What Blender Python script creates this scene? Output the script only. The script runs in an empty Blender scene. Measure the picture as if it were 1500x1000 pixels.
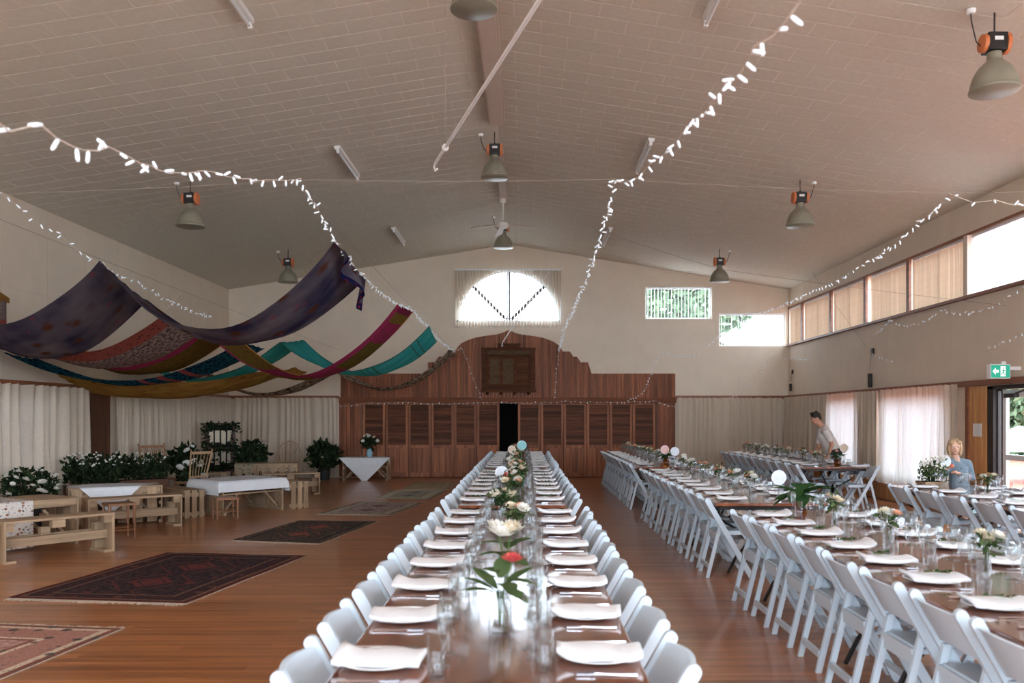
import bpy, bmesh, math, random
from mathutils import Vector, Matrix
from mathutils.geometry import tessellate_polygon
R = random.Random(7)
PI = math.pi
SC = bpy.context.scene
COL = SC.collection

# ------------------------------------------------------------------ camera, sky, exposure
F = 1250.0                 # focal length in pixels of the 1500 px wide frame
VX, VY = 768.0, 610.0      # vanishing point of the hall's long axis
EYE = 1.6
cam_d = bpy.data.cameras.new('camera')
cam = bpy.data.objects.new('camera', cam_d)
COL.objects.link(cam)
cam.location = (0, 0, EYE)
cam.rotation_euler = (PI/2, 0, 0)
cam_d.sensor_width = 36
cam_d.lens = 36*F/1500
cam_d.shift_x = (750-VX)/1500
cam_d.shift_y = (VY-500)/1500
cam_d.clip_end = 300
cam_d.dof.use_dof = True
cam_d.dof.focus_distance = 12.5
cam_d.dof.aperture_fstop = 2.6
SC.camera = cam

SKY = 6.5
w = bpy.data.worlds.new('sky')
SC.world = w
w.use_nodes = True
w.node_tree.nodes['Background'].inputs[0].default_value = (.78, .90, 1.05, 1)
w.node_tree.nodes['Background'].inputs[1].default_value = SKY
SC.view_settings.view_transform = 'Standard'
SC.view_settings.look = 'None'
SC.view_settings.gamma = 1
SC.view_settings.use_curve_mapping = False
SC.view_settings.exposure = 1.02
SC.cycles.max_bounces = 12
SC.cycles.diffuse_bounces = 6
SC.cycles.glossy_bounces = 4
SC.cycles.transmission_bounces = 10
SC.cycles.transparent_max_bounces = 16
SC.cycles.caustics_reflective = False
SC.cycles.caustics_refractive = False

def portal(name, loc, rot, sx, sy):
    d = bpy.data.lights.new(name, 'AREA')
    d.shape = 'RECTANGLE'; d.size = sx; d.size_y = sy
    d.cycles.is_portal = True
    o = bpy.data.objects.new(name, d); COL.objects.link(o)
    o.location = loc; o.rotation_euler = rot
    return o

# ------------------------------------------------------------------ room numbers
YB = 2000/89.0             # back wall
S = YB/F                   # metres per pixel on the back wall
XL, XR = -7.79, 6.96
XM = -.42
ZE, ZR = 4.95, 6.13
YF = -4.0
SLOPE_L = (ZR-ZE)/(XM-XL); SLOPE_R = (ZR-ZE)/(XR-XM)
def ceil_z(x): return ZR - (SLOPE_L*(XM-x) if x < XM else SLOPE_R*(x-XM))
def bx(x): return (x-VX)*S
def bz(y): return EYE+(VY-y)*S
def floor_pt(x, y):
    Y = EYE*F/(y-VY); return ((x-VX)*Y/F, Y)
def at_y(x, y, Y): return Vector(((x-VX)*Y/F, Y, EYE+(VY-y)*Y/F))
def at_z(x, y, z):
    Y = (z-EYE)*F/(VY-y); return Vector(((x-VX)*Y/F, Y, z))

# ------------------------------------------------------------------ mesh building
class G:
    def __init__(s): s.v = []; s.f = []; s.uv = []
    def add(s, vs, fs):
        n = len(s.v); s.v += [tuple(p) for p in vs]; s.f += [tuple(i+n for i in f) for f in fs]; return s
    def box(s, x0, x1, y0, y1, z0, z1):
        return s.add([(x0,y0,z0),(x1,y0,z0),(x1,y1,z0),(x0,y1,z0),(x0,y0,z1),(x1,y0,z1),(x1,y1,z1),(x0,y1,z1)],
            [(3,2,1,0),(4,5,6,7),(0,1,5,4),(1,2,6,5),(2,3,7,6),(3,0,4,7)])
    def bar(s, p, q, wd, ht, up=(0,0,1)):
        p = Vector(p); q = Vector(q); d = (q-p).normalized(); u = Vector(up)
        a = d.cross(u)
        if a.length < 1e-4: a = d.cross(Vector((1,0,0)))
        a.normalize(); b = a.cross(d).normalized()
        a *= wd/2; b *= ht/2
        return s.add([p-a-b,p+a-b,p+a+b,p-a+b,q-a-b,q+a-b,q+a+b,q-a+b],
            [(3,2,1,0),(4,5,6,7),(0,1,5,4),(1,2,6,5),(2,3,7,6),(3,0,4,7)])
    def tube(s, pts, r, n=6, cap=True):
        pts = [Vector(p) for p in pts]; m = len(pts)
        rs = r if isinstance(r, (list, tuple)) else [r]*m
        ref = None; base = len(s.v); vs = []; fs = []
        for i, p in enumerate(pts):
            d = (pts[min(i+1, m-1)]-pts[max(i-1, 0)])
            d = d.normalized() if d.length > 1e-9 else Vector((0,0,1))
            if ref is None: ref = d.orthogonal().normalized()
            a = ref-d*ref.dot(d)
            a = a.normalized() if a.length > 1e-6 else d.orthogonal().normalized()
            ref = a; b = d.cross(a)
            for k in range(n):
                t = 2*PI*k/n; vs.append(p+(a*math.cos(t)+b*math.sin(t))*rs[i])
        for i in range(m-1):
            for k in range(n):
                k2 = (k+1) % n; fs.append((i*n+k, i*n+k2, (i+1)*n+k2, (i+1)*n+k))
        if cap:
            fs.append(tuple(range(n-1, -1, -1))); fs.append(tuple((m-1)*n+k for k in range(n)))
        return s.add(vs, fs)
    def limb(s, pts, rs, n=10):
        pts = [Vector(p) for p in pts]
        d0 = (pts[0]-pts[1]).normalized(); d1 = (pts[-1]-pts[-2]).normalized()
        P = []; Q = []
        for t in (90, 60, 30): P.append(pts[0]+d0*rs[0]*math.sin(math.radians(t))); Q.append(max(.0005, rs[0]*math.cos(math.radians(t))))
        P += pts; Q += list(rs)
        for t in (30, 60, 90): P.append(pts[-1]+d1*rs[-1]*math.sin(math.radians(t))); Q.append(max(.0005, rs[-1]*math.cos(math.radians(t))))
        return s.tube(P, Q, n)
    def lathe(s, prof, n=16, c=(0,0,0)):
        vs = []; fs = []; m = len(prof)
        for r, z in prof:
            for k in range(n):
                t = 2*PI*k/n; vs.append((c[0]+r*math.cos(t), c[1]+r*math.sin(t), c[2]+z))
        for i in range(m-1):
            for k in range(n):
                k2 = (k+1) % n; fs.append((i*n+k, i*n+k2, (i+1)*n+k2, (i+1)*n+k))
        fs.append(tuple(range(n-1, -1, -1))); fs.append(tuple((m-1)*n+k for k in range(n)))
        return s.add(vs, fs)
    def ell(s, c, rx, ry, rz, n=12, m=8, rot=None):
        vs = []; fs = []
        for i in range(m+1):
            ph = -PI/2+PI*i/m; cr = max(.002, math.cos(ph))
            for k in range(n):
                t = 2*PI*k/n; p = Vector((rx*cr*math.cos(t), ry*cr*math.sin(t), rz*math.sin(ph)))
                if rot: p = rot @ p
                vs.append(p+Vector(c))
        for i in range(m):
            for k in range(n):
                k2 = (k+1) % n; fs.append((i*n+k, i*n+k2, (i+1)*n+k2, (i+1)*n+k))
        fs.append(tuple(range(n-1, -1, -1))); fs.append(tuple(m*n+k for k in range(n)))
        return s.add(vs, fs)
    def prism(s, poly, f0, f1):
        """poly of 2-D points; f0 / f1 map a 2-D point to 3-D for either face"""
        n = len(poly)
        fs = [tuple(range(n-1, -1, -1)), tuple(range(n, 2*n))]
        for i in range(n):
            j = (i+1) % n; fs.append((i, j, n+j, n+i))
        return s.add([f0(p) for p in poly]+[f1(p) for p in poly], fs)
    def holed(s, outer, holes, f0, f1):
        loops = [outer]+holes
        flat = [p for l in loops for p in l]; N = len(flat)
        tris = tessellate_polygon([[Vector((p[0], p[1], 0)) for p in l] for l in loops])
        fs = []
        for t in tris:
            fs.append(tuple(t)); fs.append(tuple(N+i for i in reversed(t)))
        k = 0
        for l in loops:
            n = len(l)
            for i in range(n):
                j = (i+1) % n; fs.append((k+i, k+j, N+k+j, N+k+i))
            k += n
        return s.add([f0(p) for p in flat]+[f1(p) for p in flat], fs)
    def grid(s, rows, uv=None):
        n = len(s.v); a = len(rows); b = len(rows[0])
        for r in rows: s.v += [tuple(p) for p in r]
        for i in range(a-1):
            for j in range(b-1):
                s.f.append((n+i*b+j, n+i*b+j+1, n+(i+1)*b+j+1, n+(i+1)*b+j))
                s.uv.append(((i/(a-1), j/(b-1)), (i/(a-1), (j+1)/(b-1)), ((i+1)/(a-1), (j+1)/(b-1)), ((i+1)/(a-1), j/(b-1))))
        return s
    def mesh(s, name, smooth=False, fix=True, mat=None):
        me = bpy.data.meshes.new(name); me.from_pydata(s.v, [], s.f)
        if s.uv and len(s.uv) == len(s.f):
            ul = me.uv_layers.new(name='UVMap'); i = 0
            for q in s.uv:
                for c in q: ul.data[i].uv = c; i += 1
        if fix:
            bm = bmesh.new(); bm.from_mesh(me); bmesh.ops.recalc_face_normals(bm, faces=bm.faces); bm.to_mesh(me); bm.free()
        if smooth:
            me.polygons.foreach_set('use_smooth', [True]*len(me.polygons))
            if smooth != 'all':
                me.set_sharp_from_angle(angle=math.radians(40))
        if mat: me.materials.append(mat)
        return me

def link(name, me, parent=None, loc=None, rot=None):
    o = bpy.data.objects.new(name, me); COL.objects.link(o)
    if parent: o.parent = parent
    if loc is not None: o.location = loc
    if rot is not None: o.rotation_euler = rot if isinstance(rot, (tuple, list)) else (0, 0, rot)
    return o
def obj(name, g, mat, parent=None, loc=None, rot=None, smooth=False, fix=True):
    return link(name, g.mesh(name, smooth, fix, mat), parent, loc, rot)
def tag(o, label, cat, group=None, kind=None):
    o['label'] = label; o['category'] = cat
    if group: o['group'] = group
    if kind: o['kind'] = kind
    return o
def thing(name, label, cat, loc=(0,0,0), rot=0, group=None):
    return tag(link(name, None, None, loc, rot), label, cat, group)
def struct(o, label, cat):
    o['kind'] = 'structure'; o['label'] = label; o['category'] = cat; return o
def dup(root, loc, rot=None, label=None, group=None):
    r = root.copy(); COL.objects.link(r); r.location = loc
    if rot is not None: r.rotation_euler = rot if isinstance(rot, (tuple, list)) else (0, 0, rot)
    if label: r['label'] = label
    if group: r['group'] = group
    for ch in root.children:
        c = ch.copy(); COL.objects.link(c); c.parent = r
        for g in ch.children:
            d = g.copy(); COL.objects.link(d); d.parent = c
    return r
ORD = ['', 'first','second','third','fourth','fifth','sixth','seventh','eighth','ninth','tenth','eleventh','twelfth','thirteenth','fourteenth','fifteenth','sixteenth','seventeenth','eighteenth','nineteenth','twentieth']
ORD += ['twenty-'+o for o in ORD[1:10]]+['thirtieth']+['thirty-'+ORD[k] for k in range(1, 10)]+['fortieth']+['forty-'+ORD[k] for k in range(1, 10)]

# ------------------------------------------------------------------ materials
def srgb(r, g, b):
    f = lambda c: (c/255/12.92) if c/255 <= .04045 else ((c/255+.055)/1.055)**2.4
    return (f(r), f(g), f(b), 1)
def base_mat(name):
    m = bpy.data.materials.new(name); m.use_nodes = True
    nt = m.node_tree; b = nt.nodes['Principled BSDF']
    return m, nt, nt.nodes, nt.links, b
def ramp(nd, stops, interp='LINEAR'):
    r = nd.new('ShaderNodeValToRGB'); r.color_ramp.interpolation = interp
    e = r.color_ramp.elements
    e[0].position, e[0].color = stops[0]
    e[1].position, e[1].color = stops[-1]
    for p, c in stops[1:-1]:
        x = e.new(p); x.color = c
    return r
def plain(name, col, rough=.5, vary=.12, scale=6, spec=.5, metal=0, bump=0, coat=0, stretch=(1,1,1), rand=0, bscale=None):
    """a colour with soft noise variation, optional fine relief and a random tone per object"""
    m, nt, nd, ln, b = base_mat(name)
    tc = nd.new('ShaderNodeTexCoord'); mp = nd.new('ShaderNodeMapping'); mp.inputs['Scale'].default_value = stretch
    nz = nd.new('ShaderNodeTexNoise'); nz.inputs['Scale'].default_value = scale; nz.inputs['Detail'].default_value = 5
    ln.new(tc.outputs['Object'], mp.inputs[0]); ln.new(mp.outputs[0], nz.inputs['Vector'])
    lo = tuple(c*(1-vary) for c in col[:3])+(1,); hi = tuple(min(1, c*(1+vary)) for c in col[:3])+(1,)
    rp = ramp(nd, [(.3, lo), (.7, hi)]); ln.new(nz.outputs['Fac'], rp.inputs[0])
    out = rp.outputs[0]
    if rand:
        oi = nd.new('ShaderNodeObjectInfo'); mr = nd.new('ShaderNodeMapRange')
        mr.inputs['To Min'].default_value = 1-rand; mr.inputs['To Max'].default_value = 1+rand
        ln.new(oi.outputs['Random'], mr.inputs['Value'])
        mx = nd.new('ShaderNodeVectorMath'); mx.operation = 'SCALE'
        ln.new(out, mx.inputs[0]); ln.new(mr.outputs[0], mx.inputs['Scale']); out = mx.outputs[0]
    ln.new(out, b.inputs['Base Color'])
    b.inputs['Roughness'].default_value = rough; b.inputs['Specular IOR Level'].default_value = spec
    b.inputs['Metallic'].default_value = metal; b.inputs['Coat Weight'].default_value = coat; b.inputs['Coat Roughness'].default_value = .08
    if bump:
        n2 = nd.new('ShaderNodeTexNoise'); n2.inputs['Scale'].default_value = bscale or scale*6; n2.inputs['Detail'].default_value = 4
        ln.new(mp.outputs[0], n2.inputs['Vector'])
        bp = nd.new('ShaderNodeBump'); bp.inputs['Strength'].default_value = bump; bp.inputs['Distance'].default_value = .01
        ln.new(n2.outputs['Fac'], bp.inputs['Height']); ln.new(bp.outputs[0], b.inputs['Normal'])
    return m
def cloth_mat(name, col, trans=.35, vary=.06, scale=30, tcol=None):
    m, nt, nd, ln, b = base_mat(name)
    nd.remove(b)
    tc = nd.new('ShaderNodeTexCoord'); nz = nd.new('ShaderNodeTexNoise'); nz.inputs['Scale'].default_value = scale
    ln.new(tc.outputs['Object'], nz.inputs['Vector'])
    rp = ramp(nd, [(.3, tuple(c*(1-vary) for c in col[:3])+(1,)), (.7, tuple(min(1, c*(1+vary)) for c in col[:3])+(1,))])
    ln.new(nz.outputs['Fac'], rp.inputs[0])
    d = nd.new('ShaderNodeBsdfDiffuse'); t = nd.new('ShaderNodeBsdfTranslucent'); mx = nd.new('ShaderNodeMixShader')
    ln.new(rp.outputs[0], d.inputs[0])
    if tcol: t.inputs[0].default_value = tcol
    else: ln.new(rp.outputs[0], t.inputs[0])
    mx.inputs[0].default_value = trans
    ln.new(d.outputs[0], mx.inputs[1]); ln.new(t.outputs[0], mx.inputs[2])
    ln.new(mx.outputs[0], nd['Material Output'].inputs[0])
    return m
def pane_mat(name, tint=(1,1,1,1), gloss=.08):
    m, nt, nd, ln, b = base_mat(name); nd.remove(b)
    t = nd.new('ShaderNodeBsdfTransparent'); t.inputs[0].default_value = tint
    g = nd.new('ShaderNodeBsdfGlossy'); g.inputs['Roughness'].default_value = .02
    mx = nd.new('ShaderNodeMixShader'); mx.inputs[0].default_value = .05
    ln.new(t.outputs[0], mx.inputs[1]); ln.new(g.outputs[0], mx.inputs[2]); ln.new(mx.outputs[0], nd['Material Output'].inputs[0])
    return m
def glass_mat(name, col=(1,1,1,1), rough=0):
    m, nt, nd, ln, b = base_mat(name)
    b.inputs['Base Color'].default_value = col; b.inputs['Transmission Weight'].default_value = 1
    b.inputs['Roughness'].default_value = rough; b.inputs['IOR'].default_value = 1.45
    return m
def thin_glass(name, tint=(.94, .95, .95, 1)):
    m, nt, nd, ln, b = base_mat(name); nd.remove(b)
    t = nd.new('ShaderNodeBsdfTransparent'); t.inputs[0].default_value = tint
    g = nd.new('ShaderNodeBsdfGlossy'); g.inputs['Roughness'].default_value = .03
    lw = nd.new('ShaderNodeLayerWeight'); lw.inputs[0].default_value = .5
    rp = ramp(nd, [(0, (.035, .035, .035, 1)), (.6, (.09, .09, .09, 1)), (.85, (.3, .3, .3, 1)), (1, (.8, .8, .8, 1))]); ln.new(lw.outputs['Facing'], rp.inputs[0])
    mx = nd.new('ShaderNodeMixShader'); ln.new(rp.outputs[0], mx.inputs[0])
    ln.new(t.outputs[0], mx.inputs[1]); ln.new(g.outputs[0], mx.inputs[2]); ln.new(mx.outputs[0], nd['Material Output'].inputs[0])
    return m
def emit_mat(name, col, st):
    m, nt, nd, ln, b = base_mat(name)
    b.inputs['Base Color'].default_value = col; b.inputs['Emission Color'].default_value = col; b.inputs['Emission Strength'].default_value = st
    return m
def wood(name, dark, light, rough=.4, axis='X', scale=1.0, rand=.15, coat=0, bump=.06, spec=.5):
    """long grain along one axis with a random tone per object"""
    m, nt, nd, ln, b = base_mat(name)
    tc = nd.new('ShaderNodeTexCoord'); mp = nd.new('ShaderNodeMapping')
    sc = {'X': (.5, 9, 9), 'Y': (9, .5, 9), 'Z': (9, 9, .5)}[axis]
    mp.inputs['Scale'].default_value = tuple(c*scale for c in sc)
    oi = nd.new('ShaderNodeObjectInfo')
    sh = nd.new('ShaderNodeVectorMath'); sh.operation = 'SCALE'; cb = nd.new('ShaderNodeCombineXYZ')
    for i in range(3): ln.new(oi.outputs['Random'], cb.inputs[i])
    ln.new(cb.outputs[0], sh.inputs[0]); sh.inputs['Scale'].default_value = 40
    ad = nd.new('ShaderNodeVectorMath'); ad.operation = 'ADD'
    ln.new(tc.outputs['Object'], mp.inputs[0]); ln.new(mp.outputs[0], ad.inputs[0]); ln.new(sh.outputs[0], ad.inputs[1])
    nz = nd.new('ShaderNodeTexNoise'); nz.inputs['Scale'].default_value = 1.6; nz.inputs['Detail'].default_value = 7; nz.inputs['Roughness'].default_value = .62
    ln.new(ad.outputs[0], nz.inputs['Vector'])
    rp = ramp(nd, [(.28, dark), (.72, light)]); ln.new(nz.outputs['Fac'], rp.inputs[0])
    mr = nd.new('ShaderNodeMapRange'); mr.inputs['To Min'].default_value = 1-rand; mr.inputs['To Max'].default_value = 1+rand
    ln.new(oi.outputs['Random'], mr.inputs['Value'])
    mx = nd.new('ShaderNodeVectorMath'); mx.operation = 'SCALE'; ln.new(rp.outputs[0], mx.inputs[0]); ln.new(mr.outputs[0], mx.inputs['Scale'])
    ln.new(mx.outputs[0], b.inputs['Base Color'])
    b.inputs['Roughness'].default_value = rough; b.inputs['Coat Weight'].default_value = coat; b.inputs['Coat Roughness'].default_value = .1
    b.inputs['Specular IOR Level'].default_value = spec
    bp = nd.new('ShaderNodeBump'); bp.inputs['Strength'].default_value = bump; bp.inputs['Distance'].default_value = .004
    ln.new(nz.outputs['Fac'], bp.inputs['Height']); ln.new(bp.outputs[0], b.inputs['Normal'])
    return m

M = {}
M['wall'] = plain('painted_wallboard', srgb(220, 204, 184), .75, .03, 3)
M['tile'] = plain('softboard_tile', srgb(216, 209, 194), .9, .04, 14, bump=.25, bscale=90)
M['joint'] = plain('ceiling_joint', srgb(236, 228, 218), .8, .03, 6)
M['trim_paint'] = plain('painted_trim', srgb(205, 188, 174), .6, .03, 5)
M['floor'] = wood('floor_boards', srgb(98, 50, 30), srgb(170, 102, 64), .22, 'X', .8, .13, coat=.25, bump=.03)
M['stage_wood'] = wood('stage_boards', srgb(94, 52, 32), srgb(160, 98, 66), .5, 'Z', 1.2, .25, spec=.2)
M['stage_wood_h'] = wood('stage_slats', srgb(62, 35, 22), srgb(114, 68, 44), .5, 'X', 1.2, .38, spec=.2)
M['stage_panel'] = wood('stage_panels', srgb(108, 63, 42), srgb(170, 110, 76), .5, 'Z', 1.0, .2, spec=.2)
M['stage_trim'] = wood('stage_trim', srgb(92, 52, 34), srgb(140, 84, 56), .55, 'X', 1.0, .1, spec=.12)
M['honour'] = wood('honours_wood', srgb(54, 30, 18), srgb(100, 60, 36), .6, 'X', 1.3, .2, spec=.1)
M['honour_grey'] = plain('honours_plaque', srgb(92, 72, 52), .7, .25, 12, spec=.1)
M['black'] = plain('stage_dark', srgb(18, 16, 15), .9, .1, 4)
M['tan_wood'] = wood('tan_boards', srgb(168, 112, 64), srgb(216, 164, 106), .45, 'Z', 1, .1)
M['brown_wood'] = wood('brown_trim_wood', srgb(104, 60, 38), srgb(150, 94, 62), .45, 'Y', 1, .1)
M['pilaster'] = wood('pilaster_wood', srgb(60, 34, 20), srgb(104, 64, 40), .5, 'Z', 1, .15)
M['pallet'] = wood('pallet_pine', srgb(122, 98, 74), srgb(190, 160, 126), .7, 'X', 1.1, .14)
M['pallet_v'] = wood('pallet_pine_upright', srgb(122, 98, 74), srgb(188, 158, 124), .7, 'Z', 1.1, .16)
M['cane'] = wood('chair_wood', srgb(112, 72, 44), srgb(158, 108, 70), .5, 'Z', 1.4, .12)
M['cane_pale'] = wood('pale_chair_wood', srgb(132, 100, 72), srgb(172, 138, 102), .5, 'Z', 1.4, .1)
M['table'] = wood('table_top_wood', srgb(84, 44, 28), srgb(150, 90, 60), .12, 'Y', .9, .06, coat=1.0, bump=.01)
M['metal_dark'] = plain('dark_metal', srgb(46, 40, 38), .4, .1, 8, metal=.6)
M['white_resin'] = plain('white_resin', srgb(194, 206, 214), .38, .02, 5)
M['china'] = plain('white_china', srgb(238, 240, 240), .16, .01, 5)
M['napkin'] = cloth_mat('white_linen', srgb(240, 241, 242), .12, .02, 60)
M['steel'] = plain('steel', srgb(205, 205, 208), .18, .03, 8, metal=1)
M['glass'] = thin_glass('clear_glass')
M['pane'] = pane_mat('window_pane')
M['amber'] = thin_glass('amber_glass', (.8, .55, .28, 1))
M['curtain'] = cloth_mat('linen_curtain', srgb(222, 204, 182), .30, .05, 25, (.60, .64, .66, 1))
M['blind'] = cloth_mat('blind_vane', srgb(206, 182, 156), .16, .03, 9)
M['blind_arch'] = cloth_mat('arch_blind_vane', srgb(224, 208, 190), .35, .03, 9, (.8, .86, .9, 1))
M['blind_white'] = cloth_mat('white_blind_vane', srgb(240, 240, 240), .6, .02, 9)
M['white_frame'] = plain('white_paint', srgb(225, 228, 228), .4, .02, 5)
M['dark_frame'] = plain('dark_frame_paint', srgb(40, 30, 24), .5, .1, 6)
M['lamp_shade'] = plain('grey_lamp_shade', srgb(150, 146, 128), .38, .05, 5, metal=.25)
M['lamp_glass'] = plain('lamp_lens', srgb(176, 186, 176), .25, .1, 60, spec=.6)
M['orange'] = plain('orange_plastic', srgb(206, 118, 70), .5, .06, 9)
M['gear'] = plain('black_gear', srgb(34, 30, 29), .5, .1, 9)
M['white_plastic'] = plain('white_plastic', srgb(232, 230, 226), .4, .02, 5)
M['fan_white'] = plain('fan_paint', srgb(222, 214, 206), .45, .03, 5)
M['bulb'] = emit_mat('fairy_bulb', (.80, .87, .93, 1), .07)
M['cord'] = plain('pale_cord', srgb(205, 190, 175), .6, .05, 20)
M['wire'] = plain('thin_wire', srgb(150, 134, 120), .5, .05, 20)
M['table_linen'] = cloth_mat('table_linen', srgb(236, 238, 240), .1, .03, 12)
def leaf_mat(name, a, b_, tr=.3):
    m, nt, nd, ln, b = base_mat(name); nd.remove(b)
    ge = nd.new('ShaderNodeNewGeometry'); rp = ramp(nd, [(0, a), (1, b_)]); ln.new(ge.outputs['Random Per Island'], rp.inputs[0])
    d = nd.new('ShaderNodeBsdfDiffuse'); t = nd.new('ShaderNodeBsdfTranslucent'); mx = nd.new('ShaderNodeMixShader'); mx.inputs[0].default_value = tr
    ln.new(rp.outputs[0], d.inputs[0]); ln.new(rp.outputs[0], t.inputs[0]); ln.new(d.outputs[0], mx.inputs[1]); ln.new(t.outputs[0], mx.inputs[2])
    ln.new(mx.outputs[0], nd['Material Output'].inputs[0]); return m
M['leaf'] = leaf_mat('green_leaf', srgb(44, 62, 38), srgb(104, 122, 78))
M['leaf_dark'] = leaf_mat('dark_leaf', srgb(26, 36, 26), srgb(64, 78, 52))
M['leaf_deep'] = leaf_mat('deep_green_leaf', srgb(30, 62, 34), srgb(72, 104, 60))
M['tree_leaf'] = leaf_mat('tree_leaf', srgb(62, 84, 62), srgb(126, 148, 116))
M['petal'] = leaf_mat('white_petal', srgb(226, 222, 210), srgb(250, 248, 240), .25)
M['petal_cream'] = leaf_mat('cream_petal', srgb(222, 208, 178), srgb(244, 236, 216), .25)
M['petal_pink'] = leaf_mat('coral_petal', srgb(196, 66, 74), srgb(232, 124, 110), .2)
M['petal_peach'] = leaf_mat('peach_petal', srgb(226, 158, 122), srgb(240, 196, 164), .2)
M['pot'] = plain('dark_pot', srgb(38, 36, 36), .6, .1, 8)
M['terracotta'] = plain('brown_planter', srgb(96, 58, 40), .7, .15, 8)
M['bark'] = plain('stem_bark', srgb(84, 64, 46), .8, .2, 12)
# ================================================================== THE HALL
def wood_island(name, *a, **k):
    m = wood(name, *a, **k); nt = m.node_tree; nd = nt.nodes; ln = nt.links
    oi = [n for n in nd if n.type == 'OBJECT_INFO'][0]; ge = nd.new('ShaderNodeNewGeometry')
    ad = nd.new('ShaderNodeMath'); fr = nd.new('ShaderNodeMath'); fr.operation = 'FRACT'
    ln.new(oi.outputs['Random'], ad.inputs[0]); ln.new(ge.outputs['Random Per Island'], ad.inputs[1]); ln.new(ad.outputs[0], fr.inputs[0])
    for l in [l for l in ln if l.from_node == oi and l.to_node != ad]:
        t = l.to_socket; ln.remove(l); ln.new(fr.outputs[0], t)
    return m
M['floor'] = wood_island('polished_floor_boards', srgb(122, 72, 42), srgb(188, 124, 76), .3, 'X', .8, .16, coat=.3, bump=.02)

# --- floor: boards run across the hall
fl = struct(obj('floor', G().box(XL-.1, XR+.1, YF-.1, YB+.2, -.12, -.012), M['floor']), 'polished reddish timber floor of narrow boards across the hall', 'floor')
BW = .095
cuts = {}
lens = [2.4, 3.6, 4.2, 4.8]
bmesh_cache = {}
def board_mesh(L):
    if L not in bmesh_cache: bmesh_cache[L] = G().box(0, L, -BW/2+.0012, BW/2-.0012, -.03, 0).mesh('board', mat=M['floor'])
    return bmesh_cache[L]
rest = G(); cnt = 0; yy = 4.95
while yy < YB:
    x = XL+.02; end = XR-.02; row = []
    while x < end-.01:
        L = R.choice(lens)
        if x == XL+.02: L = R.choice([1.2, 2.4, 3.6])
        if end-x-L < .6: L = end-x
        row.append((x, round(L, 3))); x += L
    for x0, L in row:
        if cnt < 296:
            link('board', board_mesh(L-.002), fl, (x0, yy, 0)); cnt += 1
        else: rest.box(x0, x0+L-.002, yy-BW/2+.0012, yy+BW/2-.0012, -.03, 0)
    yy += BW
yy = YF
while yy < 4.9:
    rest.box(XL+.02, XR-.02, yy+.001, yy+BW-.001, -.03, 0); yy += BW
obj('boards', rest, M['floor'], fl)['kind'] = 'stuff'

# --- ceiling: softboard tiles in courses on two slopes
ce = struct(obj('ceiling', G().prism([(XL-.1, ZE-SLOPE_L*.1), (XM, ZR), (XR+.1, ZE-SLOPE_R*.1), (XR+.1, ZE+.25), (XM, ZR+.25), (XL-.1, ZE+.25)],
    lambda p: (p[0], YF-.1, p[1]), lambda p: (p[0], YB+.15, p[1])), M['joint']), 'pale pinkish beige gabled ceiling of staggered softboard tiles', 'ceiling')
CW = .307
LL = math.hypot(XM-XL, ZR-ZE); LR = math.hypot(XR-XM, ZR-ZE)
tiles = []
for side, LEN, sg in (('L', LL, -1), ('R', LR, 1)):
    ang = math.atan(SLOPE_L if sg < 0 else SLOPE_R); n = 12; TL = LEN/n
    y = 7.1; r = 0
    while y < YB-.02:
        cw = min(CW, YB-y)
        segs = [(k*TL, (k+1)*TL) for k in range(n)] if r % 2 == 0 else [(0, TL/2)]+[((k+.5)*TL, (k+1.5)*TL) for k in range(n-1)]+[(LEN-TL/2, LEN)]
        for a, b in segs:
            d = (a+b)/2; cx = XM+sg*d*math.cos(ang); cz = ZR-d*math.sin(ang)
            tiles.append((y+cw/2, cx, cz, sg, ang, b-a, cw))
        y += CW; r += 1
def on_screen(t):
    px = VX+t[1]*F/t[0]; py = VY-(t[2]-EYE)*F/t[0]
    return -15 < px < 1515 and py > -12
near = sorted([t for t in tiles if on_screen(t)])[:298]
ns = set(near); tcache = {}
rest = G()
for t in tiles:
    Y, cx, cz, sg, ang, L, cw = t
    rot = (0, ang*sg, 0)
    if t in ns:
        key = (round(L, 3), round(cw, 3))
        if key not in tcache: tcache[key] = G().box(-L/2+.005, L/2-.005, -cw/2+.005, cw/2-.005, -.0025, .004).mesh('ceiling_tile', mat=M['tile'])
        link('ceiling_tile', tcache[key], ce, (cx, Y, cz), rot)
    else:
        g = G().box(-L/2+.005, L/2-.005, -cw/2+.005, cw/2-.005, -.0025, .004)
        mt = Matrix.Rotation(ang*sg, 4, 'Y')
        rest.add([mt @ Vector(v)+Vector((cx, Y, cz)) for v in g.v], g.f)
obj('ceiling_tiles', rest, M['tile'], ce)['kind'] = 'stuff'
g = G().box(XM-.13, XM+.13, YF, 12.9, ZR-.10, ZR-.03); g.box(XM-.10, XM+.10, YF, 12.9, ZR-.13, ZR-.10)
struct(obj('trim_1', g, M['trim_paint']), 'painted ridge beam running along the ceiling peak', 'beam')
g = G().box(XM-.07, XM+.07, 14.2, 17.2, ZR-.12, ZR-.03)
struct(obj('trim_2', g, M['trim_paint']), 'narrow painted ridge batten before the ceiling fan', 'beam')

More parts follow.
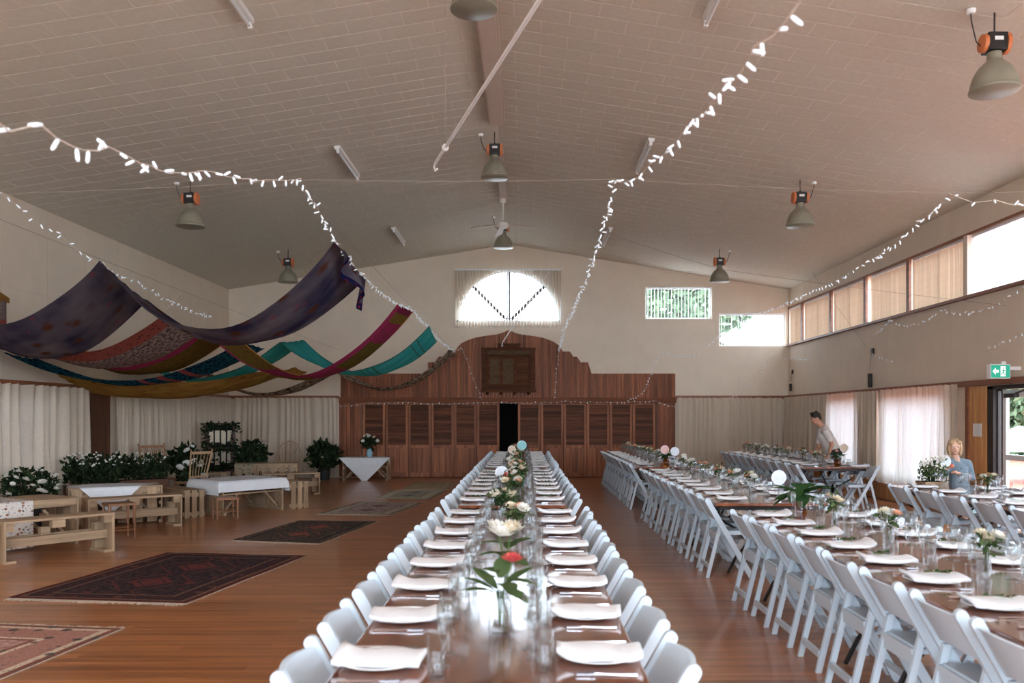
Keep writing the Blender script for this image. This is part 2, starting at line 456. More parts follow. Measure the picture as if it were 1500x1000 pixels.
# --- back wall with three openings
AXC, AZ0, AR = bx(745), bz(471), 77*S
arch = [(AXC+AR*math.cos(PI*k/28), AZ0+AR*math.sin(PI*k/28)*.985) for k in range(29)]
W2 = [(bx(945), bz(467)), (bx(1043), bz(467)), (bx(1043), bz(420)), (bx(945), bz(420))]
W3 = [(bx(1053), bz(507)), (bx(1151), bz(507)), (bx(1151), bz(459)), (bx(1053), bz(459))]
HX0, HX1, HZ = bx(530), bx(961), 2.03
outer = [(XL-.15, -.1), (HX0, -.1), (HX0, HZ), (HX1, HZ), (HX1, -.1), (XR+.15, -.1), (XR+.15, ZE), (XM, ZR), (XL-.15, ZE)]
wb = struct(obj('wall_back', G().holed(outer, [arch, W2, W3], lambda p: (p[0], YB, p[1]), lambda p: (p[0], YB+.16, p[1])), M['wall']),
    'beige gable end wall of painted wallboard above the timber stage front', 'wall')
def wall_panel(poly, hole=None):
    c = Vector((sum(p[0] for p in poly)/len(poly), sum(p[1] for p in poly)/len(poly)))
    q = []
    for p in poly:
        d = Vector(p)-c; q.append((c.x+d.x-math.copysign(.0035, d.x), c.y+d.y-math.copysign(.0035, d.y)))
    f0 = lambda p: (p[0], YB-.007, p[1]); f1 = lambda p: (p[0], YB+.001, p[1])
    g = G().holed(q, [hole], f0, f1) if hole else G().prism(q, f0, f1)
    obj('wall_panel', g, M['wall'], wb)
def cell(x0, x1, y0, y1=None, hole=None):
    X0, X1, Z0 = bx(x0), bx(x1), bz(y0)
    if y1 is None:
        poly = [(X0, Z0), (X1, Z0), (X1, ceil_z(X1)-.004)]
        if X0 < XM < X1: poly.append((XM, ZR-.004))
        poly.append((X0, ceil_z(X0)-.004))
    else: poly = [(X0, Z0), (X1, Z0), (X1, bz(y1)), (X0, bz(y1))]
    wall_panel(poly, hole)
def inset_arch(): return [(AXC+(AR+.0)*math.cos(PI*k/28), AZ0+AR*math.sin(PI*k/28)*.985) for k in range(29)]
XLp, XRp = VX+XL/S+.3, VX+XR/S-.3
cell(664, 826, 510, None, inset_arch())
for a, b in ((826, 891), (891, 940)): cell(a, b, 449); cell(a, b, 510, 449)
cell(940, 1048, 510, None, W2); cell(1048, XRp, 510, None, W3)
for a, b in ((599, 664), (540, 599), (437, 540), (XLp, 437)): cell(a, b, 449); cell(a, b, 510, 449)
for a, b in ((XLp, 400), (400, 470), (470, 540), (826, 864), (864, 930), (930, 1008), (1008, 1080), (1080, XRp)): cell(a, b, 577, 510)
# left wall, right wall, wall behind the camera
LW = [(10.6, 14.4)]
fx = lambda X: (lambda p: (X, p[0], p[1]))
holes = [[(a, .5), (b, .5), (b, 1.95), (a, 1.95)] for a, b in LW]
wl = struct(obj('wall_left', G().holed([(YF, -.1), (YB, -.1), (YB, ZE), (YF, ZE)], holes, fx(XL), fx(XL-.15)), M['wall']), 'plain beige side wall above the lounge curtains', 'wall')
POSTS = [21.3, 19.3, 17.35, 15.4, 13.38, 11.4, 9.4, 7.4, 5.4, 3.4, 1.4, -.6, -2.6]
CZ0, CZ1 = 3.49, 4.43
BAYS = []
prev = YB-.08
for p in POSTS:
    BAYS.append((p+.06, prev)); prev = p-.06
RWIN = [(17.6, 19.2), (13.95, 16.35), (1.2, 3.6), (4.2, 8.8)]
DY0, DY1 = 10.85, 12.8
holes = [[(a, CZ0), (b, CZ0), (b, CZ1), (a, CZ1)] for a, b in BAYS]
holes += [[(a, .5), (b, .5), (b, 2.0), (a, 2.0)] for a, b in RWIN]
outer = [(YF, -.1), (DY0, -.1), (DY0, 2.06), (DY1, 2.06), (DY1, -.1), (YB, -.1), (YB, ZE), (YF, ZE)]
wr = struct(obj('wall_right', G().holed(outer, holes, fx(XR), fx(XR+.18)), M['wall']), 'beige side wall with a high strip of windows and a garden door', 'wall')
FW = [(-7.3, -.9), (.1, 6.5)]  # unseen windows, enlarged to let more daylight into the hall
holes = [[(a, .2), (b, .2), (b, 4.5), (a, 4.5)] for a, b in FW]
struct(obj('wall_front', G().holed([(XL-.15, -.1), (XR+.15, -.1), (XR+.15, ZE), (XM, ZR), (XL-.15, ZE)], holes, lambda p: (p[0], YF, p[1]), lambda p: (p[0], YF-.15, p[1])), M['wall']),
    'beige entrance wall behind the tables with two windows widened for daylight', 'wall')
def side_panels(w_, X, sgn, rows, ys):
    for z0, z1 in rows:
        for a, b in zip(ys[:-1], ys[1:]):
            obj('wall_panel', G().box(min(X, X-sgn*.007), max(X, X-sgn*.007), a+.0035, b-.0035, z0+.0035, z1-.0035), M['wall'], w_)
ys = [YB-.01-1.22*k for k in range(9)][::-1]
side_panels(wl, XL, -1, [(2.16, 3.55), (3.55, 4.93)], [YB-.01-1.22*k for k in range(10)][::-1])
side_panels(wr, XR, 1, [(2.16, 3.45), (4.46, 4.93)], [YB-.01-1.22*k for k in range(11)][::-1])

# --- windows
def win_rect(name, label, f, u0, u1, z0, z1, depth, frame_mat, mull=(), pane='pane', fw=.045):
    """f(u, d, z) maps to the wall; d runs outwards"""
    w_ = struct(link(name, None), label, 'window')
    def bx4(u0, u1, d0, d1, z0, z1):
        g = G().box(0, 1, 0, 1, 0, 1); return G().add([f(u0+(u1-u0)*v[0], d0+(d1-d0)*v[1], z0+(z1-z0)*v[2]) for v in g.v], g.f)
    d0, d1 = depth
    for a in ((u0, u0+fw, z0, z1), (u1-fw, u1, z0, z1)): obj('frame_bar', bx4(a[0], a[1], d0, d1, a[2], a[3]), frame_mat, w_)
    for a in ((u0+fw, u1-fw, z0, z0+fw), (u0+fw, u1-fw, z1-fw, z1)): obj('frame_bar', bx4(a[0], a[1], d0, d1, a[2], a[3]), frame_mat, w_)
    for u in mull: obj('mullion', bx4(u-.02, u+.02, d0, d1, z0+fw, z1-fw), frame_mat, w_)
    obj('pane', bx4(u0+fw-.005, u1-fw+.005, (d0+d1)/2-.003, (d0+d1)/2+.003, z0+fw-.005, z1-fw+.005), M[pane], w_)
    return w_
fb = lambda u, d, z: (u, YB+d, z)
fr_ = lambda u, d, z: (XR+d, u, z)
flf = lambda u, d, z: (XL-d, u, z)
ff = lambda u, d, z: (u, YF-d, z)
win_rect('window_2', 'high rectangular window nearer the arched window, trees outside', fb, bx(945), bx(1043), bz(467), bz(420), (.08, .13), M['white_frame'])
win_rect('window_3', 'lower rectangular window in the corner beside the window strip', fb, bx(1053), bx(1151), bz(507), bz(459), (.08, .13), M['white_frame'])
nwin = 4
for i, (a, b) in enumerate(BAYS):
    win_rect('window_%d' % nwin, 'high strip window, %s from the gable end wall' % ORD[i+1], fr_, a, b, CZ0, CZ1, (.09, .15), M['white_frame'], [(a+b)/2]); nwin += 1
for a, b in RWIN:
    win_rect('window_%d' % nwin, 'low window behind the linen curtains, %s the garden door' % ('far beyond' if a > 17 else 'just beyond' if a > 13 else 'well before' if a < 2 else 'just before'), fr_, a, b, .5, 2.0, (.08, .14), M['white_frame'], [a+(b-a)*k/3 for k in (1, 2)]); nwin += 1
for a, b in LW:
    win_rect('window_%d' % nwin, 'low window behind the lounge curtain', flf, a, b, .5, 1.95, (.06, .12), M['white_frame'], [(a+b)/2]); nwin += 1
for i, (a, b) in enumerate(FW):
    win_rect('window_%d' % nwin, 'unseen entrance wall window widened for daylight on the %s side' % ('lounge', 'garden door')[i], ff, a, b, .2, 4.5, (.05, .11), M['white_frame'], [a+(b-a)*k/4 for k in (1, 2, 3)]); nwin += 1
# arched window
aw = struct(link('window_1', None), 'half round arched window with fan shaped glazing bars', 'window')
ri, ro = AR-.05, AR
g = G(); pr = []
for k in range(29):
    c, s_ = math.cos(PI*k/28), math.sin(PI*k/28)*.985
    pr.append([(AXC+ri*c, YB+.08, AZ0+ri*s_), (AXC+ro*c, YB+.08, AZ0+ro*s_), (AXC+ro*c, YB+.13, AZ0+ro*s_), (AXC+ri*c, YB+.13, AZ0+ri*s_)])
vs = [p for q in pr for p in q]; fs = []
for k in range(28):
    for j in range(4): fs.append((4*k+j, 4*k+(j+1) % 4, 4*k+4+(j+1) % 4, 4*k+4+j))
fs += [(0, 1, 2, 3), (115, 114, 113, 112)]
g.add(vs, fs); obj('arched_frame', g, M['white_frame'], aw)
obj('sill_bar', G().box(AXC-AR, AXC+AR, YB+.08, YB+.13, AZ0, AZ0+.05), M['white_frame'], aw)
obj('mullion', G().box(AXC-.045, AXC+.045, YB+.075, YB+.135, AZ0+.05, AZ0+ri*.985), M['dark_frame'], aw)
for sg in (-1, 1):
    obj('glazing_bar', G().bar((AXC+sg*.06, YB+.105, AZ0+.06), (AXC+sg*ri*.70, YB+.105, AZ0+ri*.70), .085, .05, (0, 1, 0)), M['dark_frame'], aw)
obj('pane', G().prism([(AXC+(ri+.01)*math.cos(PI*k/28), AZ0+.02+(ri-.01)*math.sin(PI*k/28)*.985) for k in range(29)], lambda p: (p[0], YB+.102, p[1]), lambda p: (p[0], YB+.108, p[1])), M['pane'], aw)

# --- vertical blinds
def blind(label, f, u0, u1, z0, z1, d, ang, mat, pitch=.08, wv=.088, rail=True, group=None, tilt=()):
    t = thing('vertical_blind', label, 'blind', f((u0+u1)/2, d, z0), 0, group)
    o0 = Vector(t.location)
    L = lambda u, dd, z: Vector(f(u, dd, z))-o0
    n = int((u1-u0)/pitch); vr = random.Random(int(u0*100)); jit = 9 if abs(ang) < .6 else 4
    ca, sa = math.cos(ang)*wv/2, math.sin(ang)*wv/2
    rows = [[L(0-ca, d-sa, z)-L(0, d, 0)+Vector((0, 0, 0)) for z in (z0, z1)] for _ in (0,)]
    g = G()
    pts = []
    for s_ in (-1, -.33, .33, 1):
        bow = .006*(1-s_*s_)
        pts.append([Vector(f(s_*ca, s_*sa+bow, 0))-Vector(f(0, 0, 0))+Vector((0, 0, z)) for z in (z0, z1)])
    g.grid(pts)
    me = g.mesh('vane', 'all', True, mat)
    for k in range(n):
        u = u0+(k+.5)*(u1-u0)/n
        p = L(u, d, 0)+Vector((0, 0, 0)); link('vane', me, t, (p.x, p.y, -o0.z), math.radians(vr.uniform(-jit, jit)))
    if rail:
        g = G().box(0, 1, 0, 1, 0, 1)
        obj('head_rail', G().add([L(u0+(u1-u0)*v[0], d-.02+.04*v[1], z1+.005+.035*v[2]) for v in g.v], g.f), M['white_frame'], t)
    return t
blind('beige vertical blind covering the arched window and wall around it', fb, bx(666), bx(823), bz(480), bz(397), -.09, math.radians(68), M['blind_arch'])
blind('pale vertical blind open across the window nearer the arch', fb, bx(947), bx(1041), bz(466), bz(421.5), .035, math.radians(72), M['blind_white'], .085)
blind('pale vertical blind open across the corner window', fb, bx(1055), bx(1149), bz(506), bz(460.5), .035, math.radians(72), M['blind_white'], .085)
for i, (a, b) in enumerate(BAYS[:6]):
    m_ = M['blind'] if i < 5 else M['blind_white']
    a2 = a+.04 if i != 3 else a+.04
    blind('closed beige vertical blind in the window strip, %s from the gable end' % ORD[i+1] if i < 5 else 'white vertical blind letting daylight in beside the garden door', fr_, a2, b-(.16 if i == 3 else .03), CZ0+.02, CZ1-.05, .03, math.radians(-27 if i < 5 else -50), m_)
# posts and sills of the window strip
g = G().box(XR-.09, XR+.05, YF+.1, YB-.02, CZ0-.05, CZ0-.005)
struct(obj('trim_3', g, M['brown_wood']), 'narrow timber sill under the high window strip', 'sill')
g = G().box(XR-.03, XR+.02, YF+.1, YB-.02, CZ1+.005, CZ1+.04)
struct(obj('trim_4', g, M['brown_wood']), 'thin timber head over the high window strip', 'trim')
for i, p in enumerate(POSTS):
    struct(obj('trim_%d' % (5+i), G().box(XR-.045, XR+.04, p-.058, p+.058, CZ0-.004, CZ1+.004), M['brown_wood'] if i != 4 else M['wall']), 'upright between high strip windows, %s from the gable wall' % ORD[i+1], 'post')
ntrim = 5+len(POSTS)
def trim(g, mat, label, cat='trim'):
    global ntrim
    o = struct(obj('trim_%d' % ntrim, g, mat), label, cat); ntrim += 1; return o

# --- stage front of the back wall
def gable_top(x):
    x = abs(x-745.4)+745.4
    P = [(745.4, 482.7), (753, 487), (761.6, 489.5), (780.5, 492), (796.7, 495), (807.6, 499), (817, 504), (823.8, 513)]
    if x < 823.8:
        for (a, ya), (b, yb) in zip(P[:-1], P[1:]):
            if a <= x <= b: return ya+(yb-ya)*(x-a)/(b-a)
    if x < 836: return 514.6
    if x < 850: return 522.4
    if x < 864: return 530.5
    return 547
sf = struct(link('wall_stage', None), 'dark reddish timber stage front rising in steps to a pointed arch', 'wall')
x0, x1 = 499.0, 989.0; nb = 92
for k in range(nb):
    a = x0+(x1-x0)*k/nb; b = x0+(x1-x0)*(k+1)/nb
    A, B = bx(a)+.003, bx(b)-.003; z0 = bz(586)
    obj('board', G().prism([(A, z0), (B, z0), (B, bz(gable_top(b-.2))), (A, bz(gable_top(a+.2)))], lambda p: (p[0], YB-.03-.006*(k % 2), p[1]), lambda p: (p[0], YB-.008, p[1])), M['stage_wood'], sf)
for a, b, n in ((497, 530, 6), (961, 989, 5)):
    for k in range(n):
        A = bx(a+(b-a)*k/n)+.003; B = bx(a+(b-a)*(k+1)/n)-.003
        obj('board', G().box(A, B, YB-.03-.006*(k % 2), YB-.002, .02, bz(588)), M['stage_wood'], sf)
trim(G().box(bx(497), bx(990), YB-.075, YB-.0, bz(588), bz(582)).box(bx(497), bx(990), YB-.06, YB, bz(590), bz(588)), M['stage_trim'], 'timber header rail above the folding stage doors', 'rail')
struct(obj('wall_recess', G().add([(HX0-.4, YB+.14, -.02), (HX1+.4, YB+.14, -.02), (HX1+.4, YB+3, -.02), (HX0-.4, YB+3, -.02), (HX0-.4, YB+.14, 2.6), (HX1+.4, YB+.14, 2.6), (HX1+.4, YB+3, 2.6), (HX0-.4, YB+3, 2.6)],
    [(0, 1, 2, 3), (4, 7, 6, 5), (1, 5, 6, 2), (2, 6, 7, 3), (3, 7, 4, 0)]), M['black'], fix=False), 'unlit stage behind the gap in the folding doors', 'stage')  # near-black colour stands in for the shade inside the stage
DZ = bz(590); ZMID = bz(653)
nd_ = 2
def fold_door(xa, xb, label, gloom):
    global nd_
    d = struct(link('door_%d' % nd_, None, None, (bx((xa+xb)/2), YB-.005, 0)), label, 'door'); nd_ += 1
    w_ = (bx(xb)-bx(xa))/2-.006
    for sg in (-1, 1): obj('stile', G().box(sg*w_-(.06 if sg > 0 else 0), sg*w_+(.06 if sg < 0 else 0), -.035, .01, .015, DZ-.01), M['stage_trim'] if 0 else M['stage_panel'], d)
    for za, zb in ((.015, .13), (ZMID-.05, ZMID+.03), (DZ-.05, DZ-.01)): obj('rail', G().box(-w_+.06, w_-.06, -.032, .008, za, zb), M['stage_panel'], d)
    n = 13; za, zb = ZMID+.03, DZ-.05
    for k in range(n):
        a = za+(zb-za)*k/n; b = za+(zb-za)*(k+1)/n
        obj('slat', G().add([(-w_+.06, -.022, a), (w_-.06, -.022, a), (w_-.06, -.006, b-.004), (-w_+.06, -.006, b-.004), (-w_+.06, .006, a), (w_-.06, .006, a), (w_-.06, .006, b-.004), (-w_+.06, .006, b-.004)],
            [(0, 1, 2, 3), (5, 4, 7, 6), (1, 0, 4, 5), (3, 2, 6, 7), (0, 3, 7, 4), (2, 1, 5, 6)]), M['stage_wood_h'], d)
    n = 3
    for k in range(n):
        a = -w_+.06+(2*w_-.12)*k/n; b = -w_+.06+(2*w_-.12)*(k+1)/n
        obj('panel_board', G().box(a+.002, b-.002, -.012, .004, .13, ZMID-.05), M['stage_panel'], d)
for k in range(6): fold_door(531.5+33.4*k, 531.5+33.4*(k+1), 'slatted timber folding door, %s from the lounge corner' % ORD[k+1], 0)
for k in range(6): fold_door(758.5+33.6*k, 758.5+33.6*(k+1), 'slatted timber folding door, %s from the dark gap towards the windows' % ORD[k+1], 0)
# honours board
hb = thing('honours_board', 'carved dark timber honours board mounted on the stage front', 'plaque', (bx(745), YB-.04, bz(577)))
hz = lambda y: bz(y)-bz(577); hx = lambda x: bx(x)-bx(745)
obj('back_panel', G().box(hx(708), hx(783), -.05, 0, hz(573), hz(514)), M['honour'], hb)
for a in ((707, 713), (777, 784)): obj('side_post', G().box(hx(a[0]), hx(a[1]), -.10, 0, hz(573), hz(511)), M['honour'], hb)
obj('cornice', G().box(hx(705), hx(785), -.14, 0, hz(512.5), hz(509.5)).box(hx(707), hx(783), -.11, 0, hz(514), hz(512.5)), M['honour'], hb)
obj('crest_rail', G().box(hx(730), hx(761), -.10, 0, hz(509.5), hz(505)).box(hx(728), hx(763), -.12, 0, hz(505), hz(503.5)), M['honour'], hb)
obj('header_band', G().box(hx(714), hx(776), -.085, 0, hz(519.5), hz(514)), M['honour_grey'], hb)
obj('base_rail', G().box(hx(705), hx(785), -.13, 0, hz(574.5), hz(570)), M['honour'], hb)
for za, zb in ((520, 523), (565, 569)): obj('inner_rail', G().box(hx(713), hx(777), -.075, 0, hz(zb), hz(za)), M['honour'], hb)
for a, b in ((712, 715), (775, 778)): obj('inner_stile', G().box(hx(a), hx(b), -.08, 0, hz(570), hz(520)), M['honour'], hb)
for a, b, m_ in ((718, 732, 'honour_grey'), (737, 752, 'honour_grey'), (757, 772, 'honour')): obj('name_panel', G().box(hx(a), hx(b), -.062, 0, hz(562), hz(526)), M[m_], hb)
for a in (714, 734, 754, 774): obj('bracket', G().prism([(hz(574.5), 0), (hz(574.5), -.11), (hz(577.5), -.03), (hz(578), 0)], lambda p: (hx(a-2), p[1], p[0]), lambda p: (hx(a+2), p[1], p[0])), M['honour'], hb)

# --- garden door and boards on the right wall
jamb = trim(G().box(XR-.02, XR+.16, DY1-.17, DY1-.01, 0, 2.05).box(XR-.02, XR+.16, DY0+.01, DY1-.01, 2.0, 2.055).box(XR-.02, XR+.16, DY0+.01, DY0+.08, 0, 2.05), M['dark_frame'], 'dark frame around the garden door', 'door frame')
dr = struct(link('door_1', None, None, (XR+.07, 12.06, 0)), 'white framed glass garden door with a closer at the top', 'door')
def dbox(y0, y1, z0, z1, t=.022): return G().box(-t, t, y0, y1, z0, z1)
for a, b in ((-.44, -.35), (.35, .44)): obj('stile', dbox(a, b, .01, 1.98), M['white_frame'], dr)
for a, b in ((.01, .2), (.97, 1.05), (1.88, 1.98)): obj('rail', dbox(-.35, .35, a, b), M['white_frame'], dr)
for a, b in ((.2, .97), (1.05, 1.88)): obj('pane', dbox(-.352, .352, a-.004, b+.004, .003), M['pane'], dr)
obj('door_closer', G().box(-.09, -.025, .02, .3, 1.87, 1.93).bar((-.06, .05, 1.93), (-.06, -.2, 1.975), .03, .015), M['gear'], dr)
obj('handle', G().tube([(-.03, -.39, 1.02), (-.08, -.39, 1.02), (-.08, -.27, 1.02)], .011, 8), M['gear'], dr)
win_rect('window_%d' % nwin, 'narrow side light between the dark jamb and the garden door', fr_, DY1-.30, DY1-.17, .02, 2.0, (.04, .10), M['dark_frame'], fw=.02); nwin += 1
win_rect('window_%d' % nwin, 'fixed glass panel on the near side of the garden door', fr_, DY0+.08, 11.62, .02, 2.0, (.04, .10), M['white_frame'], fw=.06); nwin += 1
tb = struct(link('trim_%d' % ntrim, None), 'light tan vertical boards between curtain and garden door', 'boards'); ntrim += 1
for k in range(5):
    a = 12.82+k*.092
    obj('board', G().box(XR-.03-.004*(k % 2), XR-.001, a+.002, a+.09, .02, 2.06), M['tan_wood'], tb)
trim(G().box(XR-.06, XR+.0, 13.28, 13.36, .0, 2.06), M['brown_wood'], 'brown upright beside the curtain end', 'post')
trim(G().box(XR-.06, XR-.001, DY0-.3, YB-.01, 2.07, 2.155), M['brown_wood'], 'brown timber rail above the window side curtains', 'rail')
trim(G().box(XR-.06, XR-.001, YF+.1, DY0-.3, 2.07, 2.155), M['brown_wood'], 'brown timber rail over the near windows', 'rail')
trim(G().box(XL+.001, XL+.06, YF+.1, YB-.01, 2.07, 2.155), M['brown_wood'], 'brown timber rail above the lounge curtains', 'rail')
trim(G().box(XL+.06, bx(497), YB-.05, YB-.008, 2.07, 2.15), M['brown_wood'], 'brown timber rail on the gable wall at the lounge corner', 'rail')
trim(G().box(bx(989.5), XR-.06, YB-.05, YB-.008, 2.07, 2.15), M['brown_wood'], 'brown timber rail on the gable wall at the window corner', 'rail')
ws = struct(link('trim_%d' % ntrim, None), 'low timber wainscot under the window side curtains', 'wainscot'); ntrim += 1
k = 13.37
while k < YB-.05:
    b = min(k+.13, YB-.01); obj('board', G().box(XR-.035, XR-.001, k+.002, b-.002, .02, .46), M['tan_wood'], ws); k += .13
pl = struct(link('trim_%d' % ntrim, None), 'dark timber boards between the two lounge curtains', 'boards'); ntrim += 1
for k in range(8):
    a = 15.0+k*.122; obj('board', G().box(XL+.001, XL+.04, a+.002, a+.12, .02, 2.06), M['pilaster'], pl)
trim(G().box(XL+.001, XL+.03, YF+.05, 14.99, .0, .12), M['brown_wood'], 'skirting board along the lounge wall', 'skirting')

# --- curtains
def curtain(label, f, u0, u1, z0, z1, d, group=None, seed=1, folds=.16, amp=.048, pull=0.0):
    rr = random.Random(seed)
    n = int((u1-u0)/.022); ph = 0; phs = []
    for i in range(n+1):
        ph += 2*PI*.022/folds*(1+.45*math.sin(i*.13+seed)+.25*rr.uniform(-1, 1)); phs.append(ph)
    rows = []
    for j in range(9):
        t = j/8; z = z0+(z1-z0)*t; am = amp*(1-.45*t)
        r = []
        for i in range(n+1):
            u = u0+(u1-u0)*i/n
            if pull: u += pull*(1-t)*.5*(i/n)
            r.append(f(u+.006*math.sin(phs[i]*.5+3*t), d+am*math.sin(phs[i]+.5*math.sin(4*t+i*.03))+am*.4*math.sin(phs[i]*.37+1.5*t), z+.008*math.sin(phs[i])*(t if j == 8 else 0)))
        rows.append(r)
    o = obj('curtain', G().grid(rows), M['curtain'], smooth='all')
    return tag(o, label, 'curtain', group)
fri = lambda u, d, z: (XR-d, u, z)
fli = lambda u, d, z: (XL+d, u, z)
fbi = lambda u, d, z: (u, YB-d, z)
curtain('linen curtain over the window side wall next to the gable corner', fri, 16.45, YB-.15, .36, 2.10, .13, seed=2, folds=.14)
curtain('glowing sheer linen curtain beside the garden door', fri, 13.42, 16.4, .34, 2.11, .13, seed=3, folds=.13)
curtain('linen curtain on the gable wall at the window corner', fbi, bx(991), XR-.22, .04, 2.09, .13, seed=4)
curtain('linen curtain on the gable wall at the lounge corner', fbi, XL+.22, bx(496), .04, 2.09, .13, seed=5)
curtain('lounge wall linen curtain running into the gable corner', fli, 16.0, YB-.2, .04, 2.09, .12, seed=6, folds=.19)
curtain('lounge wall linen curtain beyond the dark boards, behind the floral runner', fli, 9.2, 14.98, .04, 2.09, .15, seed=7, folds=.26, amp=.062)

# --- outside: ground, garden, added blockers dimming the lounge window
struct(obj('ground', G().box(-60, 60, -40, 70, -.4, -.16), plain('garden_ground', srgb(206, 204, 198), .9, .2, .8)), 'pale paved ground outside the hall', 'ground')
tag(obj('paving', G().box(XR+.2, 24, 6, 33, -.16, -.1), plain('red_paving', srgb(156, 74, 52), .85, .15, 3)), 'reddish paved terrace outside the garden door', 'terrace')['kind'] = 'structure'
struct(obj('sky_blocker', G().box(XL-3.2, XL-.16, 4, 20, 2.5, 2.65), M['trim_paint']), 'unseen roof outside the lounge wall', 'sky_blocker')  # unseen slab added to reduce the sky reaching the lounge window
struct(obj('light_blocker', G().box(XL-3.3, XL-3.2, 4, 20, -.16, 2.4), M['trim_paint']), 'unseen fence outside the lounge wall', 'light_blocker')  # unseen upright added to block most light behind the lounge curtain
def foliage(n, shape, size, rr, up=.3):
    """n folded leaves; shape(rr) gives a point"""
    g = G()
    for _ in range(n):
        c = Vector(shape(rr)); s_ = size*rr.uniform(.6, 1.3)
        d = Vector((rr.gauss(0, 1), rr.gauss(0, 1), rr.gauss(up, .8))).normalized(); a = d.orthogonal().normalized()
        a.rotate(Matrix.Rotation(rr.uniform(0, 6.28), 3, d)); b = d.cross(a)
        g.add([c, c+d*s_*.45+a*s_*.28+b*s_*.05, c+d*s_, c+d*s_*.45-a*s_*.28+b*s_*.05], [(0, 1, 2), (0, 2, 3)])
    return g
def ellp(c, r, rr, hollow=.5):
    while True:
        p = Vector((rr.uniform(-1, 1), rr.uniform(-1, 1), rr.uniform(-1, 1)))
        if hollow < p.length < 1: return (c[0]+p.x*r[0], c[1]+p.y*r[1], c[2]+p.z*r[2])
def tree(label, x, y, h, r, seed, lo=.45):
    rr = random.Random(seed); t = thing('tree', label, 'tree', (x, y, -.2), 0, None)
    obj('trunk', G().tube([(0, 0, 0), (.1, 0, h*.3), (0, .1, h*.6)], [.22, .18, .1], 8), M['bark'], t)
    blobs = [((rr.uniform(-.5, .5)*r, rr.uniform(-.5, .5)*r, h*rr.uniform(lo, .85)), r*rr.uniform(.45, .7)) for _ in range(8)]
    def sh(q):
        c, k = q.choice(blobs); return ellp(c, (k, k, k*.8), q, .55)
    obj('foliage', foliage(5200, sh, .38, rr), M['tree_leaf'], t, fix=False)
for i, (x, y, h, r) in enumerate([(6.0, 33, 9.8, 2.6), (9.4, 41, 9.0, 2.2), (-4.5, 50, 6.5, 2.2)]):
    tree(['tall garden tree seen through the window nearer the arch', 'garden tree filling part of the corner window', 'garden tree beyond the arched window'][i], x, y, h, r, 20+i)
for i, (x, y, h, r) in enumerate([(19.0, 34.5, 5.0, 2.2), (12.6, 37.5, 4.6, 2.2), (23.5, 36, 6, 2.2), (21, 43, 7, 2.4)]):
    tree(['bushy garden tree facing the garden door beyond the tent', 'bushy garden tree nearest the gable end of the hall', 'garden tree farthest out to the side of the terrace', 'tall garden tree rising behind the other bushes'][i], x, y, h, r, 40+i, .12)
tn = thing('garden_tent', 'small white garden tent outside the glass door', 'tent', (13.0, 22.4, -.1)); tn.scale = (.62, .62, .56)
obj('canopy', G().lathe([(1.9, 1.45), (1.88, 1.6), (1.0, 2.1), (.05, 2.6)], 8), M['white_plastic'], tn)
for k in range(4): obj('tent_pole', G().tube([(1.6*math.cos(PI/4+k*PI/2), 1.6*math.sin(PI/4+k*PI/2), 0), (1.6*math.cos(PI/4+k*PI/2), 1.6*math.sin(PI/4+k*PI/2), 1.62)], .025, 6), M['white_frame'], tn)

# daylight enters by the openings
for a, b in [(BAYS[-1][0], 11.4), (11.4, BAYS[0][1])]: portal('daylight_portal', (XR+.2, (a+b)/2, (CZ0+CZ1)/2), (0, PI/2, 0), CZ1-CZ0, b-a)
for a, b in RWIN: portal('daylight_portal', (XR+.2, (a+b)/2, 1.25), (0, PI/2, 0), 1.5, b-a)
portal('daylight_portal', (XR+.2, (DY0+DY1)/2, 1.03), (0, PI/2, 0), 2.06, DY1-DY0)
portal('daylight_portal', (AXC, YB+.18, AZ0+AR/2), (-PI/2, 0, 0), 2*AR, AR)
for W_ in (W2, W3): portal('daylight_portal', ((W_[0][0]+W_[1][0])/2, YB+.18, (W_[0][1]+W_[2][1])/2), (-PI/2, 0, 0), W_[1][0]-W_[0][0], W_[2][1]-W_[0][1])
for a, b in FW: portal('daylight_portal', ((a+b)/2, YF-.17, 2.35), (PI/2, 0, 0), b-a, 4.3)
for a, b in LW: portal('daylight_portal', (XL-.17, (a+b)/2, 1.22), (0, -PI/2, 0), 1.45, b-a)
